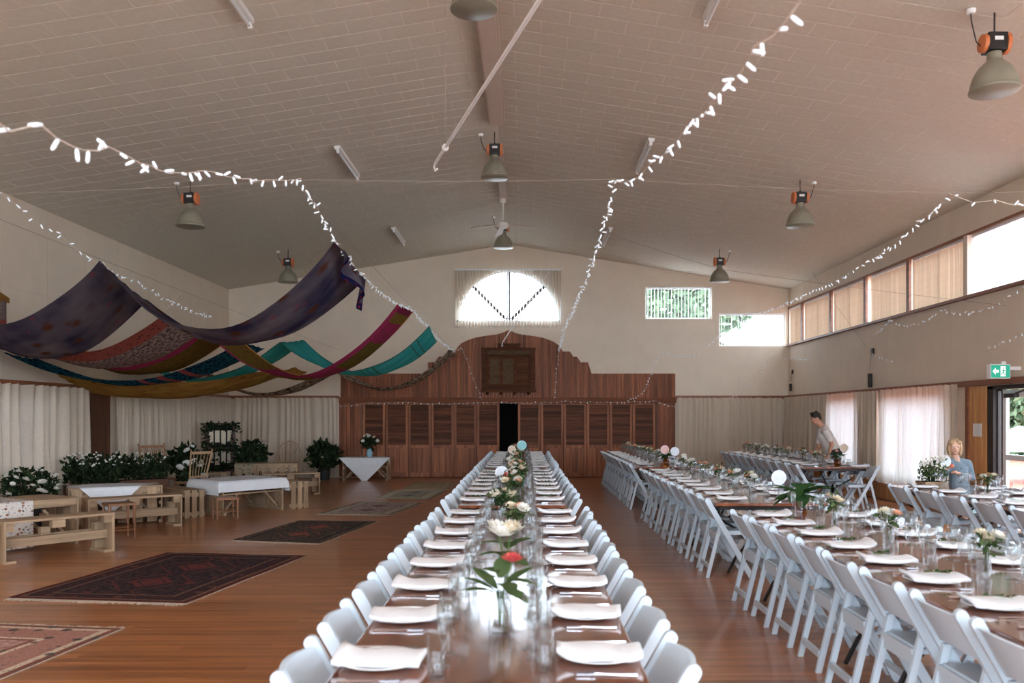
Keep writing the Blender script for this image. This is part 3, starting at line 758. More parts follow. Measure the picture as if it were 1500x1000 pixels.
# ================================================================== LAMPS, FAN, BATTENS
def make_lamp(label, x, y, flip):
    zc = ceil_z(x)
    t = thing('pendant_lamp', label, 'lamp', (x, y, zc-.74), 0, 'high bay lamps on the ceiling')
    prof = [(.214, 0), (.222, .005), (.222, .02), (.212, .03), (.205, .08), (.185, .15), (.148, .215), (.10, .262), (.075, .285), (.066, .30), (.064, .36), (.05, .375),
            (.045, .36), (.06, .29), (.09, .255), (.14, .205), (.175, .14), (.195, .07), (.204, .03), (.206, .008)]
    obj('shade', G().lathe(prof, 28), M['lamp_shade'], t, smooth=True)
    ln_ = obj('lens', G().lathe([(.001, .03), (.12, .026), (.203, .012), (.203, .02), (.12, .034), (.001, .038)], 28), M['lamp_glass'], t, smooth=True)
    g = G()
    for k in range(-6, 7):
        c = k*.031; h = math.sqrt(max(0, .205**2-c*c)); g.tube([(-h, c, .004), (h, c, .004)], .0028, 5)
    obj('wire_guard', g, M['lamp_shade'], ln_)
    gx = -1 if flip else 1
    gb = obj('gear_box', G().box(-.085, .085, -.075, .075, .37, .53), M['gear'], t)
    obj('rating_label', G().box(-.035, .045, -.0775, -.0745, .455, .49), M['white_plastic'], gb)
    for s_ in (-1, 1):
        r_ = .1 if s_ == gx else .085
        obj('end_cap', G().add([(s_*(.085+.045*(v[2])), v[0], .45+v[1]) for v in G().lathe([(r_*.98, 0), (r_, .3), (r_*.96, .8), (r_*.6, 1)], 18).v], G().lathe([(1, 0), (1, .3), (1, .8), (1, 1)], 18).f), M['orange'], t, smooth=True)
    obj('hanger', G().tube([(0, 0, .53), (0, 0, .74)], .008, 8).box(-.02, .02, -.012, .012, .52, .56), M['gear'], t)
    rz = .74+(ceil_z(x-.2*gx)-zc)
    ro = obj('ceiling_rose', G().lathe([(.001, -.04), (.03, -.04), (.042, -.025), (.045, .0), (.001, 0)], 14, (-.22*gx, 0, rz-.004)), M['white_plastic'], t, smooth=True)
    obj('lamp_cord', G().tube([(-.22*gx, 0, rz-.04), (-.215*gx, 0, rz-.11), (-.17*gx, 0, .47), (-.12*gx, 0, .42), (-.07*gx, 0, .38)], .006, 6), M['gear'], t)
LY = [7.95, 13.55, 19.15]
for i, y in enumerate(LY):
    make_lamp('grey dome lamp under the ridge, %s the folding doors' % ('farthest from', 'midway to', 'closest to')[i], XM-.05, y, False)
    make_lamp('grey dome lamp on the window side slope, %s the gable wall' % ('farthest from', 'second nearest', 'nearest')[i], 4.38, y, i > 0 and True)
for i, y in enumerate(LY[1:]): make_lamp('grey dome lamp on the lounge side slope, %s the gable wall' % ('away from', 'close to')[i], -5.3, y, False)
def batten(label, x, y):
    ang = math.atan(SLOPE_L if x < XM else SLOPE_R)*(1 if x > XM else -1)
    t = thing('fluorescent_batten', label, 'light fitting', (x, y, ceil_z(x)-.008), (0, ang, 0), 'bare fluorescent battens on the ceiling')
    obj('housing', G().prism([(-.05, 0), (.05, 0), (.04, -.05), (-.04, -.05)], lambda p: (p[0], -.78, p[1]), lambda p: (p[0], .78, p[1])), M['white_plastic'], t)
    obj('tube_lamp', G().tube([(0, -.74, -.085), (0, .74, -.085)], .018, 10), M['white_frame'], t, smooth=True)
    for s_ in (-1, 1): obj('lamp_holder', G().box(-.022, .022, s_*.755-.02, s_*.755+.02, -.11, -.045), M['white_plastic'], t)
for i, (y, yr) in enumerate(((8.1, 8.1), (13.8, 13.5), (19.4, 19.5))):
    batten('white fluorescent tube fitting on lounge slope, %s row from the gable' % ORD[3-i], -2.86, y)
    batten('white fluorescent tube fitting on window slope, %s row from the gable' % ORD[3-i], 1.9, yr)
fn = thing('ceiling_fan', 'white three bladed ceiling fan near the gable wall', 'fan', (-.44, 17.6, 5.50))
obj('rod', G().tube([(0, 0, .1), (0, 0, ZR-5.50-.03)], .013, 8).lathe([(.001, .5), (.06, .5), (.07, .56), (.07, .59), (.001, .59)], 12), M['fan_white'], fn)
obj('motor', G().lathe([(.001, -.02), (.09, -.015), (.12, .02), (.12, .08), (.08, .12), (.02, .13), (.001, .13)], 20), M['fan_white'], fn, smooth=True)
for a in (186, 354-2, 100):
    fl_ = 1 if 90 < a < 270 else -1
    a = math.radians(a); c, s_ = math.cos(a), math.sin(a)
    g = G(); P = lambda r, w_, z: (r*c-w_*fl_*s_, r*s_+w_*fl_*c, z)
    g.add([P(.1, -.04, .06), P(.1, .04, .03), P(.3, -.075, .06), P(.3, .075, -.01), P(.66, -.08, .0), P(.66, .08, -.07), P(.1, -.04, .068), P(.1, .04, .038), P(.3, -.075, .068), P(.3, .075, -.002), P(.66, -.08, .008), P(.66, .08, -.062)],
        [(0, 1, 3, 2), (2, 3, 5, 4), (6, 8, 9, 7), (8, 10, 11, 9), (0, 2, 8, 6), (2, 4, 10, 8), (1, 7, 9, 3), (3, 9, 11, 5), (4, 5, 11, 10), (0, 6, 7, 1)])
    obj('blade', g, M['fan_white'], fn)

# ================================================================== FAIRY LIGHTS
bulb_me = G().lathe([(.003, 0), (.0062, .004), (.0075, .012), (.0075, .034), (.006, .042), (.002, .046)], 8).mesh('bulb', True, True, M['bulb'])
bulb_far = G().lathe([(.006, 0), (.009, .01), (.009, .034), (.003, .044)], 5).mesh('bulb', True, True, M['bulb'])
def fairy(label, pts, pitch=.11, seed=1, sag=None, r=.0028, far=False, skip=None, big=1.0):
    rr = random.Random(seed)
    P = [Vector(p) for p in pts]; Q = []
    for i in range(len(P)-1):
        n = max(2, int((P[i+1]-P[i]).length/.12)); s_ = (sag[i] if sag else 0)
        for k in range(n): t = k/n; q = P[i].lerp(P[i+1], t); q.z -= s_*4*t*(1-t); Q.append(q)
    Q.append(P[-1])
    t = thing('fairy_light_string', label, 'fairy lights', Q[0]); o = Q[0]
    obj('cord', G().tube([q-o+Vector((rr.uniform(-1, 1), rr.uniform(-1, 1), rr.uniform(-1, 1)))*.006 for q in Q], r, 5), M['cord'], t)
    acc = 0; tot = 0
    for a, b in zip(Q[:-1], Q[1:]):
        L = (b-a).length; d = (b-a).normalized() if L > 0 else Vector((1, 0, 0))
        while acc < L and tot < 290:
            p = a+d*acc; acc += pitch*rr.uniform(.6, 1.4)
            if skip and skip(p): continue
            v = Vector((rr.gauss(0, 1), rr.gauss(0, 1), rr.gauss(-.55, .8))); v = (v-d*v.dot(d)*.6).normalized()
            e = v.to_track_quat('Z', 'Y').to_euler()
            ob = link('bulb', bulb_far if far else bulb_me, t, p-o, tuple(e)); tot += 1
            if big != 1: ob.scale = (big, big, big)
        acc -= L
    return t
W = lambda x, y, Y: at_y(x, y, Y)
fairy('fairy light string above the scarf edge, over the rugs, ending at the stage doors',
    [W(-40, 150, 2.45), W(60, 180, 2.8), W(160, 215, 3.4), W(300, 250, 4.8), W(440, 262, 6.3), W(462, 298, 7.2), W(492, 352, 8.6), W(535, 408, 10.4), W(603, 452, 14.4), W(626, 476, 16.8), W(664, 514, 21.8), W(676, 508, 22.3), W(706, 586, 22.35)], .125, 3, [.05, .05, .05, .03, .02, .02, .02, .06, .04, .05, .02, 0])
fairy('fairy light string over the aisle edge of the rug row tables',
    [W(1185, -15, 2.5), W(1105, 68, 2.9), W(1060, 125, 3.5), W(1015, 175, 4.3), W(955, 238, 5.6), W(900, 264, 6.4), W(886, 325, 8.0), W(868, 382, 9.9), W(848, 432, 12.5), W(826, 482, 17.5), W(819, 512, 22.2), W(811, 587, 22.35)], .115, 4, [.03]*4+[.06, .02, .02, .02, .03, .03, 0])
fairy('fairy light string crossing above the middle row towards the corner window',
    [W(1520, 296, 6.7), W(1460, 292, 6.6), W(1390, 283, 6.75), W(1345, 325, 8.0), W(1270, 382, 9.9), W(1190, 425, 12.0), W(1120, 455, 15.0), W(1062, 462, 18.0)], .14, 5, [.04, .05, .03, .05, .04, .03, .03], far=False)
fairy('fairy light swag from the corner window down to the stage header',
    [W(1062, 478, 21.6), W(1015, 520, 22.1), W(967, 515, 22.25), W(955, 545, 22.3), W(942, 575, 22.3), W(918, 587, 22.35)], .05, 6, [.1, .06, .0, .03, .02], far=True)
fairy('fairy light string along the scarf wire on the lounge side',
    [W(-15, 268, 7.4), W(15, 290, 7.9), W(85, 340, 9.0), W(147, 383, 9.8), W(200, 410, 10.8), W(262, 446, 12.6), W(312, 462, 15.0)], .15, 7, [.02, .05, .05, .04, .04, .04], far=False)
fairy('faint fairy light string along the stage header rail',
    [(bx(500), YB-.09, bz(594)), (bx(535), YB-.09, bz(590)), (bx(600), YB-.1, bz(589)), (bx(700), YB-.1, bz(589)), (bx(830), YB-.1, bz(588)), (bx(960), YB-.1, bz(587)), (bx(988), YB-.1, bz(596))], .13, 8, [.03, .01, .04, .03, .03, .02], far=True)
fairy('fairy light swag over the window corner of the gable wall',
    [W(1068, 582, 22.3), W(1100, 560, 22.3), W(1131, 518, 22.2), W(1156, 524, 22.0), W(1220, 522, 19.5), W(1307, 468, 16.1)], .085, 9, [.08, .05, .04, .05, .12], far=True)
fairy('fairy light swag along the window side wall below the blinds',
    [(XR-.1, 16.0, 3.42), (XR-.12, 14.0, 3.36), (XR-.12, 11.6, 3.42)], .13, 10, [.18, .2], far=True)
fairy('fairy light swag low on the window side wall over the curtains',
    [W(1276, 516, 17.0), W(1372, 518, 14.6), W(1440, 510, 13.0), (XR-.1, 11.4, 2.85)], .14, 11, [.16, .12, .05], far=True)
def wire_thing(label, pts, sag, r=.003, mat='wire', n=20):
    P = []
    for i, (a, b) in enumerate(zip(pts[:-1], pts[1:])):
        a = Vector(a); b = Vector(b)
        for k in range(n+1): t = k/n; q = a.lerp(b, t); q.z -= sag*4*t*(1-t); P.append(q)
    return tag(obj('support_wire', G().tube(P, r, 5), M[mat]), label, 'wire')
wire_thing('thin wire stretched across the hall holding the near light strings', [(XL+.02, 6.6, 3.6), (-4.3, 6.75, 3.36), (-1.65, 6.3, 3.35), (.66, 6.4, 3.38), (3.4, 6.75, 3.37), (XR-.02, 6.9, 3.5)], .015, .0014)
wire_thing('thin wire stretched along the hall over the lounge holding scarves', [(-4.6, 6.75, 3.34), (-4.82, 22.3, 3.34)], .03, .003)
wire_thing('thin wire stretched along the hall over the rugs holding scarves', [(-1.7, 6.3, 3.33), (-1.88, 22.3, 3.36)], .02, .003)
wire_thing('thin diagonal wire below the window side ceiling slope', [at_y(900, 345, 18.0), at_y(1060, 395, 16.5), (XR-.02, 12.3, 3.2)], .02, .003)
wire_thing('thin straight wire to the bracket above the window side curtains', [at_y(1190, 400, 17), (XR-.06, 17.0, 2.87)], .0, .003)
def pole(label, a, b, r):
    a = Vector(a); b = Vector(b)
    t = thing('hanging_pole', label, 'pole', a)
    obj('shaft', G().tube([(0, 0, 0), b-a], r, 8), M['white_plastic'], t)
    d = (b-a).normalized(); 
    obj('end_hook', G().tube([(0, 0, 0), -d*.05+Vector((0, 0, -.02)), -d*.09+Vector((.02, 0, -.05)), -d*.07+Vector((.04, 0, -.03))], r*.7, 6), M['white_plastic'], t)
    obj('knot', G().ell(d*.55, r*2.2, r*2.2, r*2.4, 8, 6), M['white_plastic'], t)
    obj('hang_line', G().tube([d*.55, Vector((d.x*.55, d.y*.55, ceil_z(a.x+d.x*.55)-a.z-.02))], .0015, 4), M['wire'], t)
    e = b-a
    obj('hang_line', G().tube([e*.92, Vector((e.x*.92, e.y*.92, ceil_z(a.x+e.x*.92)-a.z-.02))], .0015, 4), M['wire'], t)
pole('long white pole slung below the ridge beam', at_y(637, 240, 9.0), at_y(800, -15, 5.4), .016)
pole('slender white pole slanting in front of the arched window', at_y(737, 500, 20.3), at_y(805, 397, 20.3), .012)
for lab, p, s_ in (('black weight hanging from a wall bracket above the window side curtains', (XR-.01, 17.0, 2.88), 1), ('small dark weight hanging in the window corner', (XR-.01, YB-.4, 2.75), .7)):
    t = thing('wall_bracket', lab, 'bracket', p)
    obj('plate', G().box(-.03, .005, -.05*s_, .05*s_, -.06*s_, .08*s_), M['metal_dark'], t)
    obj('rod', G().tube([(-.04, 0, .0), (-.05, .02, -.35*s_)], .012*s_, 6), M['wire'], t)
    obj('weight', G().lathe([(.03*s_, -.2*s_), (.045*s_, -.18*s_), (.045*s_, .06*s_), (.03*s_, .08*s_)], 10, (-.055, .02, -.5*s_)), M['gear'], t)

# ================================================================== SCARVES
def uvmat(name, build, rough=.8, trans=.25):
    m, nt, nd, ln, b = base_mat(name); nd.remove(b)
    tc = nd.new('ShaderNodeTexCoord')
    col = build(nd, ln, tc.outputs['UV'])
    d = nd.new('ShaderNodeBsdfDiffuse'); t = nd.new('ShaderNodeBsdfTranslucent'); mx = nd.new('ShaderNodeMixShader'); mx.inputs[0].default_value = trans
    ln.new(col, d.inputs[0]); ln.new(col, t.inputs[0]); ln.new(d.outputs[0], mx.inputs[1]); ln.new(t.outputs[0], mx.inputs[2])
    ln.new(mx.outputs[0], nd['Material Output'].inputs[0]); return m
def mapped(nd, ln, uv, sc, off=(0, 0, 0)):
    mp = nd.new('ShaderNodeMapping'); mp.inputs['Scale'].default_value = sc; mp.inputs['Location'].default_value = off; ln.new(uv, mp.inputs[0]); return mp.outputs[0]
def mixc(nd, ln, fac, a, b):
    m = nd.new('ShaderNodeMix'); m.data_type = 'RGBA'
    ln.new(fac, m.inputs[0])
    for s_, v in ((6, a), (7, b)):
        if isinstance(v, tuple): m.inputs[s_].default_value = v
        else: ln.new(v, m.inputs[s_])
    return m.outputs[2]
def spots(nd, ln, vec, thr, soft=.05):
    v = nd.new('ShaderNodeTexVoronoi'); v.inputs['Scale'].default_value = 1; ln.new(vec, v.inputs['Vector'])
    r = ramp(nd, [(thr-soft, (1, 1, 1, 1)), (thr+soft, (0, 0, 0, 1))]); ln.new(v.outputs['Distance'], r.inputs[0]); return r.outputs[0]
def noise(nd, ln, vec, lo, hi, sc=1):
    n = nd.new('ShaderNodeTexNoise'); n.inputs['Scale'].default_value = sc; n.inputs['Detail'].default_value = 4; ln.new(vec, n.inputs['Vector'])
    r = ramp(nd, [(lo, (0, 0, 0, 1)), (hi, (1, 1, 1, 1))]); ln.new(n.outputs['Fac'], r.inputs[0]); return r.outputs[0]
def bands(nd, ln, uv, axis, stops):
    sp = nd.new('ShaderNodeSeparateXYZ'); ln.new(uv, sp.inputs[0])
    r = ramp(nd, stops, 'CONSTANT'); ln.new(sp.outputs[axis], r.inputs[0]); return r.outputs[0]
Z = lambda v: (v, v, v, 1)
def sc_navy(nd, ln, uv):
    base = mixc(nd, ln, noise(nd, ln, mapped(nd, ln, uv, (9, 2.4, 1)), .35, .65), srgb(50, 49, 74), srgb(112, 106, 114))
    c = mixc(nd, ln, spots(nd, ln, mapped(nd, ln, uv, (19, 4.4, 1)), .22, .07), base, srgb(86, 54, 42))
    c = mixc(nd, ln, spots(nd, ln, mapped(nd, ln, uv, (27, 6, 1), (3, 5, 0)), .13, .05), c, srgb(122, 70, 84))
    edge = mixc(nd, ln, spots(nd, ln, mapped(nd, ln, uv, (60, 16, 1)), .3, .08), srgb(30, 34, 74), srgb(118, 40, 62))
    return mixc(nd, ln, bands(nd, ln, uv, 0, [(0, Z(1)), (.02, Z(0)), (.975, Z(1)), (1, Z(1))]), c, edge)
def sc_floral(nd, ln, uv):
    c = mixc(nd, ln, noise(nd, ln, mapped(nd, ln, uv, (60, 26, 1)), .42, .6), srgb(150, 128, 118), srgb(72, 60, 66))
    r = mixc(nd, ln, spots(nd, ln, mapped(nd, ln, uv, (50, 22, 1)), .24, .06), srgb(142, 76, 68), srgb(70, 42, 40))
    return mixc(nd, ln, bands(nd, ln, uv, 1, [(0, Z(1)), (.26, Z(0)), (.95, Z(1)), (1, Z(1))]), c, r)
def sc_olive(nd, ln, uv):
    k = bands(nd, ln, uv, 0, [(0, srgb(110, 88, 44)), (.62, srgb(130, 46, 74)), (.67, srgb(112, 88, 42)), (.76, srgb(138, 50, 80)), (.83, srgb(96, 82, 40)), (.92, srgb(140, 50, 82)), (.965, srgb(112, 92, 44)), (.985, srgb(120, 40, 70))])
    c = mixc(nd, ln, spots(nd, ln, mapped(nd, ln, uv, (90, 22, 1)), .3, .1), k, srgb(84, 62, 40))
    c = mixc(nd, ln, bands(nd, ln, uv, 1, [(0, Z(0)), (.16, Z(1)), (.17, Z(1)), (1, Z(1))]), srgb(150, 54, 88), c)
    return mixc(nd, ln, bands(nd, ln, uv, 1, [(0, Z(0)), (.93, Z(1)), (1, Z(1))]), c, srgb(196, 140, 74))
def sc_ikat(nd, ln, uv):
    c = mixc(nd, ln, noise(nd, ln, mapped(nd, ln, uv, (90, 14, 1)), .44, .58), srgb(22, 32, 56), srgb(44, 110, 126))
    k = bands(nd, ln, uv, 0, [(0, Z(0)), (.52, Z(1)), (.55, Z(0)), (.60, Z(1)), (.63, Z(0)), (.70, Z(1)), (.73, Z(0)), (1, Z(0))])
    return mixc(nd, ln, k, c, srgb(168, 88, 90))
def sc_teal(nd, ln, uv):
    c = mixc(nd, ln, noise(nd, ln, mapped(nd, ln, uv, (8, 5, 1)), .3, .7), srgb(52, 164, 168), srgb(84, 188, 186))
    k = bands(nd, ln, uv, 0, [(0, Z(0)), (.76, Z(1)), (.765, Z(0)), (.78, Z(1)), (.785, Z(0)), (.80, Z(1)), (.805, Z(0)), (.93, Z(1)), (.935, Z(0)), (.95, Z(1)), (.955, Z(0)), (1, Z(0))])
    c = mixc(nd, ln, k, c, srgb(70, 120, 104))
    return mixc(nd, ln, bands(nd, ln, uv, 1, [(0, Z(1)), (.04, Z(0)), (.96, Z(1)), (1, Z(1))]), c, srgb(70, 130, 120))
def sc_mustard(nd, ln, uv):
    c = mixc(nd, ln, noise(nd, ln, mapped(nd, ln, uv, (20, 7, 1)), .4, .62), srgb(168, 128, 66), srgb(150, 106, 58))
    return mixc(nd, ln, spots(nd, ln, mapped(nd, ln, uv, (26, 6, 1)), .16, .05), c, srgb(120, 84, 46))
def sc_brown(nd, ln, uv):
    c = mixc(nd, ln, noise(nd, ln, mapped(nd, ln, uv, (70, 12, 1)), .42, .58), srgb(74, 56, 46), srgb(168, 150, 130))
    return mixc(nd, ln, spots(nd, ln, mapped(nd, ln, uv, (22, 4, 1)), .22, .06), c, srgb(130, 74, 60))
SM = {k: uvmat('scarf_'+k, f, trans=t) for k, f, t in (('navy', sc_navy, .38), ('floral', sc_floral, .3), ('olive', sc_olive, .3), ('ikat', sc_ikat, .3), ('teal', sc_teal, .4), ('mustard', sc_mustard, .4), ('brown', sc_brown, .25))}
def scarf(label, mat, near, far, sags, seed=1, belly=.05, tail=None, wr_=.012):
    """near / far: support points of the two long edges; sags: dip of each span"""
    rr = random.Random(seed); rows = []
    n = 22; m = 14; k = len(near)-1
    fa = rr.uniform(0, 6)
    for i in range(k):
        for a in range(n+(1 if i == k-1 else 0)):
            t = a/n; row = []
            for b in range(m+1):
                v = b/m
                p = Vector(near[i]).lerp(Vector(near[i+1]), t); q = Vector(far[i]).lerp(Vector(far[i+1]), t)
                r = p.lerp(q, v); dip = 4*t*(1-t)
                sg = sags[i] if not isinstance(sags[i], tuple) else sags[i][0]*(1-v)+sags[i][1]*v
                r.z -= sg*dip+belly*4*v*(1-v)*(.3+dip)
                pin = .35+.65*min(1, 3.2*t*(1-t)+.12)
                r.z += wr_*math.sin(v*26+fa+2*t*PI)*(1.3-pin)+.008*math.sin(t*17+v*5+fa)
                row.append(r)
            rows.append(row)
    if tail:
        last = rows[-1]
        for a in range(1, 6):
            row = []
            for b, q in enumerate(last):
                v = b/m; ln_ = tail*(.06+.94*v); row.append(q+Vector((.02*a*math.sin(v*12), 0, -ln_*a/5)))
            rows.append(row)
    o = Vector(near[0])
    g = G().grid([[p-o for p in r] for r in rows])
    ob = obj('hanging_scarf', g, SM[mat], None, o, smooth='all')
    for e in (near, far):
        a = Vector(e[0]); obj('tie_cord', G().tube([a-o, Vector((XL+.012, a.y, a.z+.10))-o], .003, 5), M['cord'], ob)
        b = Vector(e[-1]); wx = -1.84 if b.x > -3.2 else -4.78
        if Vector((b.x-wx, 0, b.z-3.34)).length > .05: obj('tie_cord', G().tube([b-o, Vector((wx, b.y, 3.33))-o], .0025, 5), M['cord'], ob)
    return tag(ob, label, 'scarf', 'scarves swagged over the lounge')
scarf('large navy blue patterned scarf swagged over the lounge, in front of all others', 'navy',
    [(-7.6, 10.4, 3.1), W(146, 383, 9.7), W(490, 354, 8.6)], [(-7.6, 12.0, 2.78), W(216, 440, 11.2), W(536, 408, 10.9)], [(.55, .55), (.82, .68)], 1, .07, tail=.42)
scarf('grey floral scarf with a red border hung behind the navy one', 'floral',
    [(-7.6, 11.9, 2.95), W(236, 462, 11.9)], [(-7.6, 13.1, 2.85), W(292, 490, 13.0)], [(.5, .5)], 2, .06)
scarf('olive and magenta banded scarf with an orange edge', 'olive',
    [(-7.6, 13.2, 2.9), W(296, 482, 13.0), W(582, 446, 12.9)], [(-7.6, 14.6, 2.8), W(345, 490, 14.3), W(606, 456, 14.4)], [(.55, .55), (.88, .88)], 3, .05)
scarf('dark blue and teal ikat scarf with rose chevron bands', 'ikat',
    [(-7.6, 12.3, 2.55), W(352, 500, 14.6)], [(-7.6, 13.3, 2.5), W(388, 510, 16.1)], [(.54, .52)], 4, .04)
scarf('turquoise scarf with fine dark stripes near its end', 'teal',
    [(-7.65, 16.4, 2.75), W(410, 500, 16.4), W(629, 477, 16.8)], [(-7.65, 17.8, 2.65), W(446, 498, 17.9), W(640, 500, 18.4)], [(.55, .55), (.72, .72)], 5, .05)
scarf('mustard yellow scarf hanging lowest over the dark boards', 'mustard',
    [(-7.7, 13.9, 2.35), (-4.9, 15.9, 2.46), W(432, 537, 18.3)], [(-7.7, 15.0, 2.04), (-4.9, 17.2, 2.42), W(450, 545, 19.2)], [(.22, .27), (.05, .05)], 6, .06)
scarf('brown floral scarf hung closest to the stage front', 'brown',
    [(-7.65, 19.6, 2.75), W(480, 536, 20.8), W(658, 512, 21.4)], [(-7.65, 20.6, 2.7), W(502, 538, 21.6), W(667, 515, 22.0)], [(.62, .62), (.72, .72)], 7, .05, tail=.15)
t = thing('wall_hanging', 'small patterned cloth with a brown top hung on the lounge wall', 'wall hanging', (XL+.03, 12.55, 2.9))
obj('top_fold', G().prism([(0, .62), (.30, .50), (.30, .42), (0, .42)], lambda p: (.0, -.28+p[0]*1.6, p[1]), lambda p: (.07, -.28+p[0]*1.6, p[1]-.03)), SM['mustard'], t)
g = G().grid([[(.05+.03*math.sin(i*1.3), -.28+.06*i, z) for z in (0.0+.01*i, .15, .3, .44)] for i in range(8)])
obj('cloth', g, SM['floral'], t, smooth='all')
# ================================================================== TABLES AND SEATS
def build_chair():
    t = thing('folding_chair', 'x', 'chair')
    def strip(s_):
        a = Vector((0, .79)); b = Vector((.455, 0)); d = (b-a).normalized(); n = Vector((-d.y, d.x)); hw = .026
        poly = [a+d*.026+n*(-hw)+(d*0)]
        poly = []
        c = a+d*hw
        for k in range(7):
            th = PI*k/6; poly.append(c+n*hw*math.cos(th)-d*hw*math.sin(th))
        poly += [b+Vector((-.031, 0)), b+Vector((.031, 0))]
        poly = [(p.x, max(0, p.y)) for p in poly]
        return G().prism(poly, lambda p: (p[0], s_*.215-.014, p[1]), lambda p: (p[0], s_*.215+.014, p[1]))
    xs = lambda z: .455*(1-z/.79)
    for s_ in (-1, 1): obj('front_leg', strip(s_), M['white_resin'], t, smooth=True)
    for s_ in (-1, 1):
        g = G().prism([(xs(.53)-.018, .545), (xs(.53)+.018, .545), (.036, 0), (.0, 0)], lambda p: (p[0], s_*.184-.013, p[1]), lambda p: (p[0], s_*.184+.013, p[1]))
        obj('rear_leg', g, M['white_resin'], t)
    g = G().box(.10, .50, -.168, .168, .425, .452); g.box(.12, .485, -.15, .15, .452, .462)
    obj('seat', g, M['white_resin'], t)
    g = G(); rows = []
    def bk(u, v, o):
        y = -.2+.4*u; cv = 1-(y/.2)**2
        zl = .555+.035*cv; zh = .755+.012*cv; z = zl+(zh-zl)*v
        return (xs(z)-.035*cv+o, y, z)
    front = [[bk(i/10, j/4, .009) for j in range(5)] for i in range(11)]; back = [[bk(i/10, j/4, -.009) for j in range(5)] for i in range(11)]
    loop = [r+b[::-1]+[r[0]] for r, b in zip(front, back)]
    g.grid(loop); g.f.append(tuple(range(10))); g.f.append(tuple(10*11+k for k in range(10))); g.uv = []
    obj('backrest', g, M['white_resin'], t, smooth=True)
    g = G().box(.022, .044, -.172, .172, .09, .13); obj('stretcher', g, M['white_resin'], t)
    g = G().box(xs(.12)-.02, xs(.12)+.0, -.202, .202, .10, .135); obj('stretcher', g, M['white_resin'], t)
    g = G().box(.105, .125, -.17, .17, .37, .425); obj('seat_rail', g, M['white_resin'], t)
    return t
def build_plate():
    prof = [(.001, .002), (.085, .002), (.10, .006), (.142, .018), (.146, .021), (.142, .023), (.10, .011), (.082, .007), (.001, .006)]
    return tag(obj('dinner_plate', G().lathe(prof, 28), M['china'], smooth=True), 'x', 'plate')
def napkin_mesh(seed, curl):
    rr = random.Random(seed); rows = []
    for i in range(13):
        u = i/12; r = []
        for j in range(7):
            v = j/6; x = -.155+.31*u; y = -.095+.19*v
            e = abs(2*u-1); ed = curl[0] if u < .5 else curl[1]
            y *= 1-.10*e**3
            z = .016+ed*e**4*(.4+.6*v)+.008*math.sin(v*PI)+.003*math.sin(u*11+seed+v*3)
            r.append((x*(1-.05*e*e), y+.012*math.sin(u*5+seed), z))
        rows.append(r)
    top = rows; bot = [[(p[0], p[1], p[2]-.016) for p in r] for r in rows]
    g = G(); loop = [a+b[::-1]+[a[0]] for a, b in zip(top, bot)]
    g.grid(loop); k = 14; n = len(loop[0]); g.uv = []
    g.f.append(tuple(range(n-1))); g.f.append(tuple(12*n+q for q in range(n-1)))
    return g.mesh('napkin', 'all', True, M['napkin'])
NAP = [napkin_mesh(1, (.018, .025)), napkin_mesh(2, (.010, .030)), napkin_mesh(5, (.028, .010))]
def build_wine():
    prof = [(.001, 0), (.036, 0), (.036, .002), (.010, .006), (.0045, .012), (.004, .085), (.010, .092), (.028, .105), (.039, .13), (.041, .15), (.038, .18), (.033, .205),
            (.0318, .205), (.0366, .18), (.0395, .15), (.0375, .131), (.027, .107), (.009, .0955), (.001, .094)]
    return tag(obj('wine_glass', G().lathe(prof, 16), M['glass'], smooth='all'), 'x', 'glass')
def build_tumbler():
    prof = [(.001, 0), (.027, 0), (.029, .004), (.034, .145), (.0328, .145), (.028, .016), (.026, .012), (.001, .011)]
    return tag(obj('water_glass', G().lathe(prof, 14), M['glass'], smooth='all'), 'x', 'glass')
def build_flute():
    prof = [(.001, 0), (.03, 0), (.03, .002), (.008, .005), (.004, .01), (.004, .08), (.010, .09), (.020, .12), (.0235, .16), (.021, .215), (.0195, .215), (.022, .16), (.0185, .12), (.008, .094), (.001, .092)]
    return tag(obj('champagne_flute', G().lathe(prof, 14), M['glass'], smooth='all'), 'x', 'glass')
def build_fork():
    t = thing('fork', 'x', 'fork')
    obj('handle', G().tube([(-.10, 0, .003), (-.05, 0, .003), (.01, 0, .005), (.04, 0, .007)], [.0055, .004, .0028, .0032], 6), M['steel'], t)
    g = G().box(.038, .055, -.011, .011, .005, .0075)
    for k in range(4): g.box(.054, .10, -.011+.0066*k, -.0085+.0066*k, .0045, .007)
    obj('tines', g, M['steel'], t); return t
def build_knife():
    t = thing('knife', 'x', 'knife')
    obj('handle', G().tube([(-.11, 0, .004), (-.05, 0, .004), (.0, 0, .004)], [.0065, .006, .0045], 6), M['steel'], t)
    obj('blade', G().prism([(-.002, -.004), (.10, -.008), (.118, .003), (.1, .007), (-.002, .005)], lambda p: (p[0], p[1], .003), lambda p: (p[0], p[1], .0045)), M['steel'], t); return t
